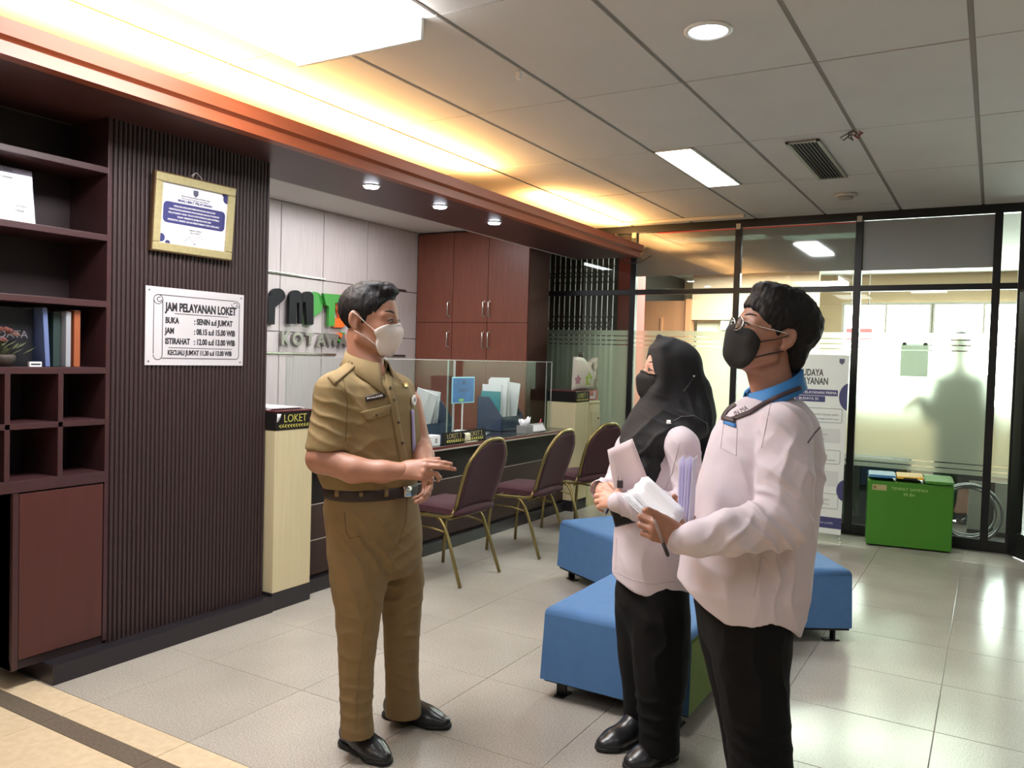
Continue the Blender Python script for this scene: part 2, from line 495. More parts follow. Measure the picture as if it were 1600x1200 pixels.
# ---------------------------------------------------------------- left wall pillar with fluted cladding
XW = -3.42
wl = struct('wall_left', bmbox(-3.74, XW - 0.012, 2.215, 3.135, 0, 2.45), M_DARKWOOD)
bm = bmesh.new()
n = 40; pitch = (3.135 - 2.222) / n
prof = []
for i in range(n):
    y = 2.222 + i * pitch
    prof += [(y, XW - 0.010), (y + pitch * .12, XW - 0.001), (y + pitch * .25, XW + 0.001), (y + pitch * .6, XW + 0.001), (y + pitch * .73, XW - 0.001), (y + pitch * .85, XW - 0.010)]
prof += [(3.135, XW - 0.010), (3.135, XW - 0.013), (2.222, XW - 0.013)]
prism(bm, prof, 0.085, 2.45, frame=lambda u, v, h: (v, u, h))
o = struct('fluted_panel', bm, M_FLUTE, wl, smooth=False); o['kind'] = 'stuff'
bm = bmesh.new(); box(bm, -3.74, -3.345, 1.93, 3.14, 0, 0.085, bev=0.004)
struct('baseboard_left', bm, M_KERB)

# recess behind the counter
struct('wall_recess', bmbox(-5.46, -5.32, 2.3, 7.9, 0, 2.76), M_WHITEWALL)
WR = bpy.data.objects['wall_recess']
yp = [2.75] + [at(px, 330, 'x', -5.3).y for px in (440, 507, 576)] + [6.90]
ys = [yp[0], yp[1], yp[2], yp[3], yp[4]]
for a, b in zip(ys[:-1], ys[1:]):
    for z0, z1 in ((0.0, 0.85), (0.85, 1.60), (1.60, 2.085), (2.085, 2.72)):
        bm = bmesh.new(); box(bm, -5.32, -5.3, a + .004, b - .004, z0 + .004, z1 - .004, bev=0.003)
        obj('wall_panel', bm, M_PALEWOOD, WR)
obj('recess_side', bmbox(-5.4, -3.74, 2.3, 2.75, 0, 2.76), M_WHITEWALL, WR)
struct('ceiling_recess', bmbox(-5.4, -3.72, 2.3, 7.9, 2.72, 2.76), mat('recess_white', (214, 210, 205), 0.8))
struct('wall_behind', bmbox(-6.2, 5.2, -3.75, -3.6, 0, 2.86), M_WHITEWALL)
struct('wall_right', bmbox(5.2, 5.35, -3.75, 7.6, 0, 2.86), M_WHITEWALL)
struct('wall_corridor', bmbox(-5.35, -5.2, -3.75, 2.3, 0, 2.86), M_DARKWOOD)

# ---------------------------------------------------------------- glass partition at the back
YG = 7.5
wb = bpy.data.objects.new('wall_back', None); COL.objects.link(wb); wb['kind'] = 'structure'
MX = [-4.25, -3.085, -2.065, -1.035, -0.015]
obj('head_beam', bmbox(-4.3, 5.2, YG - .035, YG + .035, 2.685, 2.762, bev=.003), M_BLACKALU, wb)
obj('transom', bmbox(-4.3, 5.2, YG - .03, YG + .03, 2.085, 2.135, bev=.003), M_BLACKALU, wb)
obj('sill_rail', bmbox(-4.3, 0.16, YG - .03, YG + .03, 0.0, 0.09, bev=.003), M_BLACKALU, wb)
for x in MX + [1.9, 3.6]:
    obj('mullion', bmbox(x - .029, x + .029, YG - .034, YG + .034, 0.0, 2.69, bev=.003), M_BLACKALU, wb)
bays = list(zip(MX[:-1], MX[1:])) + [(MX[-1], 1.9), (1.9, 3.6), (3.6, 5.2)]
for k, (a, b) in enumerate(bays):
    x0, x1 = a + .025, b - .025
    obj('pane', bmbox(x0, x1, YG - .003, YG + .003, 2.13, 2.69), M_GLASS, wb)
    if k in (1, 2, 3):
        zb = (2.265, 2.268, 2.262)[k - 1]
        obj('window_film', bmbox(x0 + .004, x1 - .004, YG - .0062, YG - .0042, zb, 2.683), M_FILM if k < 3 else M_FILM2, wb)
    if k in (1, 2): obj('red_edge', bmbox(x0 + .2 * (k == 1), x1, YG - .0075, YG - .0064, 2.672, 2.684), mat('red_paint2', (206, 70, 74), .5), wb)
    if k == 4: continue
    obj('pane', bmbox(x0, x1, YG - .003, YG + .003, 0.085, 2.09), M_GLASS, wb)
for k, (a, b) in enumerate([(-0.015 + .0, 0.155)]):
    obj('pane', bmbox(a + .025, b, YG - .003, YG + .003, 0.085, 2.09), M_GLASS, wb)
for k, (a, b) in enumerate(bays[:4] + [(-0.015, 0.18)]):
    x0, x1 = a + .03, b - .03
    bands = [(0.685, 1.588), (1.597, 1.632), (1.641, 1.676), (1.685, 1.735), (0.640, 0.676), (0.595, 0.631)]
    for z0, z1 in bands:
        obj('frosted_band', bmbox(x0, x1, YG - .0085, YG - .0045, z0, z1), M_FROST, wb)

for x, z in ((-3.085, 2.66), (-2.065, 2.69), (-1.035, 2.695)): obj('tape', bmbox(x - .022, x + .018, YG - .037, YG - .0345, z - .02, z + .03), mat('tape', (190, 186, 170), .4), wb)
# door of the partition, a black aluminium leaf standing a little open
dr = thing('door_1', None, None, (0.175, 7.46, 0)); dr['kind'] = 'structure'
ang = math.radians(-62)
dm = Matrix.Translation((0.165, 7.44, 0)) @ Matrix.Rotation(ang, 4, 'Z')
def dbox(*a, **k): return bmbox(*a, mtx=dm, **k)
for nme, a in (('stile', (0.0, 0.11, -.02, .02, 0.01, 2.08)), ('stile', (0.79, 0.90, -.02, .02, 0.01, 2.08)),
               ('rail', (0.11, 0.79, -.02, .02, 0.01, 0.20)), ('rail', (0.11, 0.79, -.02, .02, 1.98, 2.08))):
    obj(nme, dbox(*a, bev=.003), M_BLACKALU, dr)
obj('pane', dbox(0.11, 0.79, -.003, .003, 0.20, 1.98), M_GLASS, dr)
bm = bmesh.new(); tube(bm, [dm @ Vector(p) for p in ((0.83, -.02, 0.95), (0.83, -.06, 0.95), (0.83, -.06, 1.25), (0.83, -.02, 1.25))], 0.009, 8)
obj('handle', bm, M_CHROME, dr)
obj('jamb', bmbox(0.13, 0.19, YG - .034, YG + .034, 0.0, 2.69, bev=.003), M_BLACKALU, wb)

# ---------------------------------------------------------------- office beyond the glass
struct('wall_office', bmbox(-4.6, 5.2, 13.0, 13.15, 0, 2.86), mat('office_wall', (205, 180, 150), 0.8))
struct('wall_office_left', bmbox(-4.6, -4.45, 7.6, 13.0, 0, 2.86), mat('office_dark_wall', (62, 54, 48), 0.7))
struct('ceiling_office', bmbox(-4.6, 5.2, 7.6, 13.1, 2.80, 2.86), mat('office_ceiling', (200, 198, 190), 0.85))
struct('floor_office', bmbox(-4.5, 5.2, 7.54, 13.0, -0.008, 0.0), mat('office_floor', (52, 50, 47), 0.4, var=0.05))
for k, (x0, x1) in enumerate(((-1.95, -0.82), (-0.75, 0.45), (0.52, 1.72), (1.8, 3.0))):
    o = struct('window_%d' % (k + 1), bmbox(x0, x1, 12.955, 12.985, 0.95, 2.35), emat('daylight_pane', (250, 255, 252), 26.0))
    bm = bmesh.new()
    for a in ((x0 - .04, x0, .91, 2.39), (x1, x1 + .04, .91, 2.39), (x0, x1, .91, .95), (x0, x1, 2.35, 2.39), ((x0 + x1) / 2 - .015, (x0 + x1) / 2 + .015, .95, 2.35)):
        box(bm, a[0], a[1], 12.93, 12.985, a[2], a[3])
    obj('window_frame', bm, M_WHITEWALL, o)
# brown wooden partition wall and red pillar in the office
struct('wall_office_wood', bmbox(-4.44, -3.66, 10.8, 10.9, 0, 2.28), mat('office_wood', (168, 112, 78), 0.5, var=0.08, vscale=4, stretch=(8, 8, .6)))
obj('wood_post', bmbox(-3.66, -3.59, 10.76, 10.94, 0, 2.30), mat('office_wood2', (190, 130, 92), 0.5), bpy.data.objects['wall_office_wood'])
obj('wood_batten', bmbox(-4.02, -3.99, 10.78, 10.8, 0, 2.05), mat('office_wood2', (190, 130, 92), 0.5), bpy.data.objects['wall_office_wood'])
struct('wall_office_tan', bmbox(-3.59, -1.95, 10.82, 10.92, 2.02, 2.8), mat('office_tan', (206, 176, 150), 0.7))
struct('wall_office_brightener', bmbox(-3.55, -1.95, 10.95, 11.0, 0, 2.02), mat('office_pale', (226, 225, 206), 0.8))  # pale wall added to brighten the frosted panes in front of it
struct('column_office', bmbox(-3.62, -3.40, 8.35, 8.6, 0, 2.8), mat('red_paint', (196, 70, 66), 0.6))
for k, (x0, x1, y0, y1, lab) in enumerate(((-3.3, -2.1, 8.5, 8.8, 'lit tube panel on the office ceiling nearest the red column'), (-1.95, -0.9, 8.7, 9.0, 'lit tube panel on the office ceiling behind the second pane'),
        (0.3, 1.5, 9.2, 9.5, 'lit tube panel on the office ceiling behind the grey film'))):
    t = thing('office_ceiling_lamp', lab, 'lamp', ((x0 + x1) / 2, (y0 + y1) / 2, 2.8))
    obj('lamp_body', bmbox(x0 - .02, x1 + .02, y0 - .02, y1 + .02, 2.775, 2.80), mat('lamp_frame', (225, 225, 222), 0.4), t)
    obj('diffuser', bmbox(x0, x1, y0, y1, 2.768, 2.776), emat('office_tube', (248, 255, 250), 14), t)
# ---------------------------------------------------------------- tall cabinet in the recess
t = thing('tall_cabinet', 'tall reddish wood cabinet with bar handles at the end of the recess', 'cabinet', (-4.6, 7.1, 0))
YC = 6.9
xs = [-5.3] + [at(px, 480, 'y', YC).x for px in (707, 761.5)] + [at(825, 480, 'y', YC).x]
XR = xs[-1]
obj('carcass', bmbox(-5.3, XR, YC + .02, YC + .38, 0.0, 2.71, bev=.003), M_REDWOOD, t)
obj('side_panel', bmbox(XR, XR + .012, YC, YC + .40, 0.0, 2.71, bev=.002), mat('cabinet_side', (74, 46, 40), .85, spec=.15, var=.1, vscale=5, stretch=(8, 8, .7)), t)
zm = at(735, 504, 'y', YC).z
for k in range(3):
    for z0, z1 in ((0.08, zm - .0025), (zm + .0025, 2.70)):
        bm = bmesh.new(); box(bm, xs[k] + .003, xs[k + 1] - .003, YC, YC + .019, z0, z1, bev=.002)
        d = obj('cabinet_door', bm, M_REDWOOD, t)
        hx = at((702, 757, 765.5)[k], 480, 'y', YC).x
        za, zb = ((at(760, 545, 'y', YC).z, at(760, 518, 'y', YC).z) if z0 < 1 else (at(760, 496, 'y', YC).z, at(760, 470, 'y', YC).z))
        bm = bmesh.new()
        tube(bm, [(hx, YC, za + .01), (hx, YC - .03, za + .01), (hx, YC - .034, za + .015), (hx, YC - .034, zb - .015), (hx, YC - .03, zb - .01), (hx, YC, zb - .01)], .006, 8)
        for z in (za + .01, zb - .01): lathe(bm, [(.010, -.004), (.010, 0)], 10, c=(hx, YC, z), axis='y')
        obj('handle', bm, M_CHROME, d)

# ---------------------------------------------------------------- counter and its two pedestals
XC = -3.46
t = thing('service_counter', 'long dark brown service counter with pale horizontal grooves', 'counter', (-3.7, 5.1, 0))
M_CTOP = mat('counter_top', (42, 34, 34), 0.12, var=0.1)
M_CFRONT = mat('counter_front', (62, 46, 42), 0.6, spec=.25, var=0.12, vscale=5, stretch=(6, .6, 6))
M_TRIM = mat('pale_trim', (176, 160, 150), 0.35)
obj('carcass', bmbox(-4.0, XC - .012, 3.436, 6.834, 0.08, 0.745), M_CFRONT, t)
for a, b in ((0.10, 0.305), (0.312, 0.52), (0.527, 0.742)):
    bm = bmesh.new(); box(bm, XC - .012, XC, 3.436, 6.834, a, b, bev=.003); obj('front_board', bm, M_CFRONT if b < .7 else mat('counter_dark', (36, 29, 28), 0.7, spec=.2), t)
for z in (0.306, 0.521):
    obj('groove_strip', bmbox(XC - .011, XC - .001, 3.436, 6.834, z, z + .006), M_TRIM, t)
obj('worktop', bmbox(-4.06, -3.40, 3.436, 6.834, 0.752, 0.782, bev=.004), M_CTOP, t)
obj('edge_trim', bmbox(-3.401, -3.394, 3.436, 6.834, 0.750, 0.762), M_TRIM, t)
obj('red_edge', bmbox(-3.401, -3.3945, 3.436, 6.834, 0.763, 0.779), mat('red_edge', (104, 40, 40), 0.3), t)
obj('kerb', bmbox(-4.0, -3.43, 3.436, 6.834, 0, 0.085, bev=.003), M_KERB, t)

GOLD = mat('gold_print', (186, 178, 84), 0.4)
def garland(name, o, x, y, w, n, m, parent):
    """little row of leaf-like strokes and a flower along x"""
    bm = bmesh.new(); X = Vector(x).normalized(); Y = Vector(y).normalized(); Z = X.cross(Y); O = Vector(o)
    for i in range(n):
        u = (i + .5) / n * w - w / 2
        for k in (-1, 1):
            a = 0.6 * k + random.uniform(-.3, .3); L = w / n * .62
            c = O + X * u + Y * (0.004 * k)
            d = X * math.cos(a) + Y * math.sin(a); e = Z.cross(d)
            pts = [c - d * L, c - e * L * .28, c + d * L, c + e * L * .28]
            vs = [bm.verts.new(p + Z * .0006) for p in pts] + [bm.verts.new(p) for p in pts]
            bm.faces.new(vs[:4])
            for q in range(4): bm.faces.new((vs[q], vs[4 + q], vs[4 + (q + 1) % 4], vs[(q + 1) % 4]))
    return obj(name, bm, m, parent)
def pedestal(y0, y1, z1, xf, label, word):
    t = thing('counter_pedestal', label, 'pedestal', ((xf - .25), (y0 + y1) / 2, 0))
    obj('body', bmbox(xf - .3, xf, y0, y1, 0.10, z1, bev=.004), M_CREAM, t)
    obj('plinth', bmbox(xf - .3, xf + .002, y0 - .002, y1 + .002, 0, 0.10, bev=.003), M_KERB, t)
    c = obj('cap', bmbox(xf - .3, xf + .004, y0 - .004, y1 + .004, z1, z1 + .10, bev=.003), mat('cap_black', (26, 22, 22), .8, spec=.2), t)
    obj('cap_top', bmbox(xf - .3, xf + .006, y0 - .006, y1 + .006, z1 + .10, z1 + .108, bev=.002), mat('cap_red', (96, 40, 44), 0.3), t)
    yc = (y0 + y1) / 2
    text('lettering', word, .062, (xf + .0045, yc, z1 + .043), (0, 1, 0), (0, 0, 1), GOLD, c, sx=.92)
    garland('leaf_print', (xf + .0045, yc, z1 + .022), (0, 1, 0), (0, 0, 1), (y1 - y0) * .86, 12, GOLD, c)
    return t
pedestal(3.145, 3.43, 1.0, -3.36, 'cream counter pedestal standing beside the fluted pillar', 'LOKET')
pedestal(6.84, 7.13, 1.03, -3.36, 'cream counter pedestal at the far end near the glass wall', 'LOKET 1')

# ---------------------------------------------------------------- banquet chairs
M_GOLDF = mat('gold_tube', (140, 124, 78), 0.38, metal=0.75)
M_BURG = mat('burgundy_cloth', (70, 36, 44), 0.85, var=0.12, vscale=40, bump=0.15, bscale=300)
def make_chair(label):
    """local frame: sitter looks along -x, rear feet at x=0.24"""
    t = thing('banquet_chair', label, 'chair', (0, 0, 0))
    # seat
    bm = bmesh.new()
    prof = [(.20, .435), (.20, .475), (.17, .492), (0, .50), (-.17, .495), (-.215, .478), (-.222, .455), (-.215, .432)]
    rows = []
    for i in range(9):
        y = -.215 + .43 * i / 8; e = 1 - max(0, abs(i - 4) - 3) * .35
        rows.append([bm.verts.new((px * (.97 if i in (0, 8) else 1), y, .455 + (pz - .455) * (e if i not in (0, 8) else .55))) for px, pz in prof])
    for i in range(8):
        for j in range(8):
            f = bm.faces.new((rows[i][j], rows[i][(j + 1) % 8], rows[i + 1][(j + 1) % 8], rows[i + 1][j])); f.smooth = True
    bm.faces.new(rows[0]); bm.faces.new(rows[-1][::-1])
    obj('seat', bm, M_BURG, t)
    # back outline: a tapered panel with a crown-shaped top, leaning back
    def bk(y, z): return Vector((.165 + .13 * max(0, (z - .45)) / .45 + .02 * max(0, (z - .45) / .45) ** 2, y, z))
    out = [(-.205, .47), (-.215, .56), (-.222, .66), (-.222, .75), (-.205, .80), (-.15, .865), (-.095, .905), (-.045, .918), (.045, .918), (.095, .905), (.15, .865), (.205, .80), (.222, .75), (.222, .66), (.215, .56), (.205, .47)]
    rows = []
    zs = [.47 + (.905 - .47) * i / 12 for i in range(13)]
    def halfw(z):
        pts = out[:8]
        for (a, za), (b, zb) in zip(pts[:-1], pts[1:]):
            if za <= z <= zb: return abs(a + (b - a) * (z - za) / (zb - za)) - .008
        return .05
    bm = bmesh.new()
    sheet(bm, [[bk(halfw(z) * s, z) + Vector((-.012 * (1 - s * s), 0, 0)) for s in (-1, -.8, -.4, 0, .4, .8, 1)] for z in zs], .034)
    obj('backrest', bm, M_BURG, t)
    bm = bmesh.new(); tube(bm, [bk(y, z) for y, z in out], .0125, 8)
    obj('back_frame', bm, M_GOLDF, t)
    for s in (-1, 1):
        bm = bmesh.new()
        tube(bm, [(.165, .205 * s, .475), (.15, .21 * s, .44), (.10, .213 * s, .425), (-.10, .213 * s, .42), (-.19, .21 * s, .418)], .0115, 8)
        obj('seat_rail', bm, M_GOLDF, t)
        bm = bmesh.new()
        tube(bm, [(.02, .214 * s, .418), (.07, .216 * s, .405), (.105, .218 * s, .36), (.155, .223 * s, .24), (.24, .232 * s, .004)], .0115, 8)
        obj('leg', bm, M_GOLDF, t)
        bm = bmesh.new()
        tube(bm, [(-.16, .21 * s, .42), (-.185, .21 * s, .36), (-.20, .213 * s, .2), (-.21, .216 * s, .004)], .0115, 8)
        obj('leg', bm, M_GOLDF, t)
        bm = bmesh.new()
        tube(bm, [(.12, .220 * s, .33), (0, .216 * s, .345), (-.188, .211 * s, .345)], .007, 6)
        obj('side_stretcher', bm, M_GOLDF, t)
    bm = bmesh.new(); tube(bm, [(.13, -.215, .415), (.13, .215, .415)], .009, 8); obj('cross_rail', bm, M_GOLDF, t)
    bm = bmesh.new(); tube(bm, [(-.17, -.21, .40), (-.17, .21, .40)], .009, 8); obj('cross_rail', bm, M_GOLDF, t)
    return t
ch = make_chair('burgundy banquet chair at the counter, the one nearest the man in khaki')
ch.location = (-3.02, 4.36, 0)
ch['group'] = 'banquet chairs along the counter'
dup(ch, (-2.98, 5.29, 0), 0.02, 'middle one of the three burgundy banquet chairs along the counter')
dup(ch, (-2.98, 6.17, 0), math.radians(-14), 'burgundy banquet chair at the counter, the one nearest the glass wall')

# ---------------------------------------------------------------- blue star-shaped ottomans
M_BLUE = mat('blue_upholstery', (74, 116, 166), 0.75, var=0.06, vscale=20, bump=0.12, bscale=350)
M_OLIVE = mat('olive_upholstery', (88, 108, 34), 0.75, var=0.06, vscale=20, bump=0.12, bscale=350)
M_DARKLEG = mat('dark_metal', (52, 50, 52), 0.35, metal=0.8)
def ottoman(label, c, ang, length, w, green=None):
    """bench arm with a pointed inner end; ang is the direction from the star's centre outwards"""
    d = Vector((math.cos(ang), math.sin(ang), 0)); e = Vector((-d.y, d.x, 0)); c = Vector(c)
    t = thing('ottoman', label, 'ottoman', tuple(c + d * length * .6), 0, 'arms of the star-shaped ottoman seat')
    h = w / 2; ins = h / math.tan(math.radians(60))
    poly = [(length, -h), (length, h), (ins + .016, h), (0.035, 0), (ins + .016, -h)]
    fr = lambda u, v, z: tuple(c + d * u + e * v + Vector((0, 0, z)))
    bm = bmesh.new()
    prism(bm, poly, .082, .39, frame=fr)
    for v in bm.verts:
        if v.co.z > .3: v.co = c + (v.co - c) * .985 + Vector((0, 0, .39 - (c + (v.co - c) * .985).z))
    bmesh.ops.recalc_face_normals(bm, faces=bm.faces)
    top = [ed for ed in bm.edges if ed.verts[0].co.z > .3 and ed.verts[1].co.z > .3]
    oth = [ed for ed in bm.edges if ed not in top]
    bmesh.ops.bevel(bm, geom=top, offset=.035, segments=4, affect='EDGES', profile=.55)
    if green is not None:
        for f in bm.faces:
            nn = f.normal
            if abs(nn.z) < .25 and nn.dot(e * green) > .9: f.material_index = 1
    for f in bm.faces: f.smooth = len(f.verts) == 4 and f.calc_area() < .03
    obj('seat', bm, [M_BLUE, M_OLIVE], t)
    obj('base_board', _prism(poly, .068, .083, fr), mat('base_black', (24, 24, 26), .6), t)
    for u, v in ((length - .07, -h + .07), (length - .07, h - .07), (ins + .05, h - .1), (ins + .05, -h + .1)):
        bm = bmesh.new(); p = c + d * u + e * v
        m4 = Matrix.Translation(p) @ Matrix.Rotation(ang, 4, 'Z')
        box(bm, -.006, .006, -.022, .022, 0.006, .07, mtx=m4); box(bm, -.05, .03, -.022, .022, 0, .006, mtx=m4)
        obj('leg', bm, M_DARKLEG, t)
    return t
def _prism(poly, z0, z1, fr):
    bm = bmesh.new(); prism(bm, [(u * .985, v * .97) for u, v in poly], z0, z1, frame=fr); return bm
SC0 = (-1.275, 4.44, 0)
ottoman('blue ottoman arm with an olive side, behind the woman in the black headscarf', SC0, math.radians(-90), 1.44, .65, green=1)
ottoman('blue ottoman arm reaching out behind the man in the white shirt towards the green bin', SC0, math.radians(33), .62, .65)
ottoman('blue ottoman arm pointing towards the chairs at the counter', SC0, math.radians(150.5), 1.12, .65)

# ---------------------------------------------------------------- bookcase on the left
t = thing('bookcase', 'dark wooden bookcase with pigeonholes built in beside the fluted pillar', 'bookcase', (-3.6, 1.75, 0))
XB = -3.42
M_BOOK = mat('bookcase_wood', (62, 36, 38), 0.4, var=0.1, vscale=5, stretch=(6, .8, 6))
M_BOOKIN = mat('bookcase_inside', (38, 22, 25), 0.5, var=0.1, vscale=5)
YB0, YB1 = 1.05, 2.215
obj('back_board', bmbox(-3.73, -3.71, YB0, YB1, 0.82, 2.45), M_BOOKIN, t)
obj('side_panel', bmbox(-3.73, XB, 2.195, YB1, 0.10, 2.45, bev=.002), M_BOOK, t)
obj('side_panel', bmbox(-3.73, XB, YB0 - .02, YB0, 0.82, 2.45, bev=.002), M_BOOK, t)
for z in (2.215, 1.917, 1.622, 1.326):
    obj('shelf', bmbox(-3.71, XB, YB0, 2.195, z - .014, z + .014, bev=.002), M_BOOK, t)
obj('shelf', bmbox(-3.71, XB, YB0, 2.195, 1.084, 1.108, bev=.002), M_BOOK, t)
obj('shelf', bmbox(-3.71, XB + .004, YB0, 2.195, 0.825, 0.873, bev=.002), M_BOOK, t)
for y in (1.993, 1.775, 1.557, 1.339):
    obj('divider', bmbox(-3.71, XB, y - .011, y + .011, .873, 1.312, bev=.002), M_BOOK, t)
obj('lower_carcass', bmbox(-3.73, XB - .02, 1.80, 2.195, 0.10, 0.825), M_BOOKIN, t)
obj('lower_door', bmbox(XB - .02, XB, 1.826, 2.19, 0.125, 0.818, bev=.003), M_REDDOOR, t)
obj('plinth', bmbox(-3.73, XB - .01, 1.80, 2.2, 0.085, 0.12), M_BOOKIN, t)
obj('lower_side', bmbox(-3.73, XB, 1.80, 1.824, 0.085, 0.825, bev=.002), M_BOOK, t)
# ---------------------------------------------------------------- figures: implicit surfaces meshed by surface nets
def sm(a, b, k):
    h = np.clip(0.5 + 0.5 * (b - a) / k, 0, 1)
    return b * (1 - h) + a * h - k * h * (1 - h)

class Body:
    """union of rounded shapes with a blend radius each, sampled on a grid and meshed"""
    def __init__(s): s.ops = []
    def add(s, fn, lo, hi, k=.01, mode='+'):
        s.ops.append((fn, np.array(lo, float), np.array(hi, float), k, mode)); return s
    def ell(s, c, r, R=None, k=.01, mode='+'):
        c = np.array(c, float); r = np.array(r, float); A = np.eye(3) if R is None else np.array(R, float)   # rows: local axes
        m = r.max() * 1.05
        def fn(P):
            q = (P - c) @ A.T; l = np.sqrt(((q / r) ** 2).sum(-1)); g = np.sqrt(((q / r ** 2) ** 2).sum(-1))
            return l * (l - 1) / np.maximum(g, 1e-6)
        return s.add(fn, c - m, c + m, k, mode)
    def cone(s, a, b, r0, r1, k=.01, flat=None, mode='+', cut=None):
        """tapered capsule; flat=(direction, ratio) squeezes it; cut=(point, normal) keeps the side the normal points away from"""
        a = np.array(a, float); b = np.array(b, float); ab = b - a; L2 = max(ab @ ab, 1e-9); m = max(r0, r1) * 1.05
        if flat is not None: fd = np.array(flat[0], float); fd = fd / np.linalg.norm(fd); fr_ = flat[1]
        def fn(P):
            v = P - a; t = np.clip(v @ ab / L2, 0, 1); v = v - t[..., None] * ab
            if flat is not None: v = v + (v @ fd)[..., None] * fd * (1 / fr_ - 1)
            d = np.sqrt((v ** 2).sum(-1)) - (r0 + (r1 - r0) * t)
            if flat is not None: d = d * (fr_ if fr_ < 1 else 1)
            if cut is not None: d = np.maximum(d, (P - np.array(cut[0], float)) @ np.array(cut[1], float))
            return d
        return s.add(fn, np.minimum(a, b) - m, np.maximum(a, b) + m, k, mode)
    def chain(s, pts, rs, k=.012, flat=None, first=None, cut=None):
        for i in range(len(pts) - 1):
            s.cone(pts[i], pts[i + 1], rs[i], rs[i + 1], k if (i or first is None) else first, flat, cut=cut)
        return s
    def stack(s, rings, k=.012, n=2.2, mode='+', rz=.02):
        """rings: (x, y, z, a, b, angle) from low to high, elliptical slices joined smoothly; a lies along angle"""
        R = np.array(sorted(rings, key=lambda q: q[2]), float); z0, z1 = R[0, 2], R[-1, 2]; m = R[:, 3:5].max() * 1.1
        lo = np.array([(R[:, 0]).min() - m, R[:, 1].min() - m, z0 - .01]); hi = np.array([R[:, 0].max() + m, R[:, 1].max() + m, z1 + .01])
        def fn(P):
            z = P[..., 2]; zc = z[0, 0, :] if z.ndim == 3 else z
            f = lambda i: np.interp(zc, R[:, 2], R[:, i])
            cx, cy, a, b, an = (f(i) for i in (0, 1, 3, 4, 5))
            dx, dy = P[..., 0] - cx, P[..., 1] - cy; c, s_ = np.cos(an), np.sin(an)
            u = np.abs(dx * c + dy * s_) / a; v = np.abs(-dx * s_ + dy * c) / b
            d = ((u ** n + v ** n) ** (1 / n) - 1) * np.minimum(a, b)
            return np.maximum(d, np.maximum(z0 - z, z - z1))
        return s.add(fn, lo, hi, k, mode)
    def plane(s, p, nrm):
        """keep what lies behind the plane"""
        p = np.array(p, float); nrm = np.array(nrm, float); nrm = nrm / np.linalg.norm(nrm)
        return s.add(lambda P: (P - p) @ nrm, [-9] * 3, [9] * 3, 0, '&')
    def mesh(s, h=.006, pad=.02, smooth=1):
        pos = [o for o in s.ops if o[4] == '+']
        lo = np.min([o[1] for o in pos], 0) - pad; hi = np.max([o[2] for o in pos], 0) + pad
        n = np.ceil((hi - lo) / h).astype(int) + 1
        ax = [lo[i] + h * np.arange(n[i]) for i in range(3)]
        D = np.full(n, .2, np.float32)
        for fn, a, b, k, mode in s.ops:
            mg = max(k, 0) + .025
            i0 = np.clip(np.floor((a - mg - lo) / h).astype(int), 0, n - 1); i1 = np.clip(np.ceil((b + mg - lo) / h).astype(int) + 1, 1, n)
            if (i1 <= i0).any(): continue
            sl = tuple(slice(i0[q], i1[q]) for q in range(3))
            P = np.stack(np.meshgrid(*[ax[q][sl[q]] for q in range(3)], indexing='ij'), -1)
            d = fn(P).astype(np.float32); cur = D[sl]
            if mode == '+': D[sl] = sm(cur, d, max(k, 1e-4))
            elif mode == '-': D[sl] = -sm(-cur, d, max(k, 1e-4))
            else: D[sl] = np.maximum(cur, d)
        D[0], D[-1], D[:, 0], D[:, -1], D[:, :, 0], D[:, :, -1] = (.05,) * 6
        return Surf(*surfnets(D, lo, h)).relax(smooth)

def surfnets(D, org, h):
    ins = D < 0
    cnt = np.zeros(np.array(D.shape) - 1, np.int8)
    off = [(i, j, k) for i in (0, 1) for j in (0, 1) for k in (0, 1)]
    sl = lambda o: tuple(slice(o[q], D.shape[q] - 1 + o[q]) for q in range(3))
    for o in off: cnt += ins[sl(o)]
    act = (cnt > 0) & (cnt < 8)
    idx = np.full(act.shape, -1, np.int64); cells = np.argwhere(act); idx[act] = np.arange(len(cells))
    acc = np.zeros((len(cells), 3)); num = np.zeros(len(cells))
    C = tuple(cells.T)
    val = {o: D[C[0] + o[0], C[1] + o[1], C[2] + o[2]] for o in off}
    for a in off:
        for q in range(3):
            if a[q] == 0:
                b = list(a); b[q] = 1; b = tuple(b); da, db = val[a], val[b]
                m = (da < 0) != (db < 0); t = np.where(m, da / np.where(da == db, 1, da - db), 0)
                p = np.array(a, float)[None, :] + 0 * acc; p[:, q] = t
                acc += np.where(m[:, None], p, 0); num += m
    V = org + h * (cells + acc / np.maximum(num, 1)[:, None])
    F = []
    for q in range(3):
        e = [1, 2, 0][q]; f = [2, 0, 1][q]
        s0 = [slice(None)] * 3; s1 = [slice(None)] * 3; s0[q] = slice(0, -1); s1[q] = slice(1, None)
        a, b = ins[tuple(s0)], ins[tuple(s1)]
        E = np.argwhere(a != b); fl = a[tuple(E.T)]
        ok = (E[:, e] > 0) & (E[:, f] > 0) & (E[:, e] < idx.shape[e]) & (E[:, f] < idx.shape[f]) & (E[:, q] < idx.shape[q])
        E = E[ok]; fl = fl[ok]
        def g(de, df):
            X = E.copy(); X[:, e] += de; X[:, f] += df; return idx[tuple(X.T)]
        Q = np.stack([g(-1, -1), g(0, -1), g(0, 0), g(-1, 0)], 1)
        Q[~fl] = Q[~fl][:, ::-1]
        F.append(Q[(Q >= 0).all(1)])
    return V, np.concatenate(F)

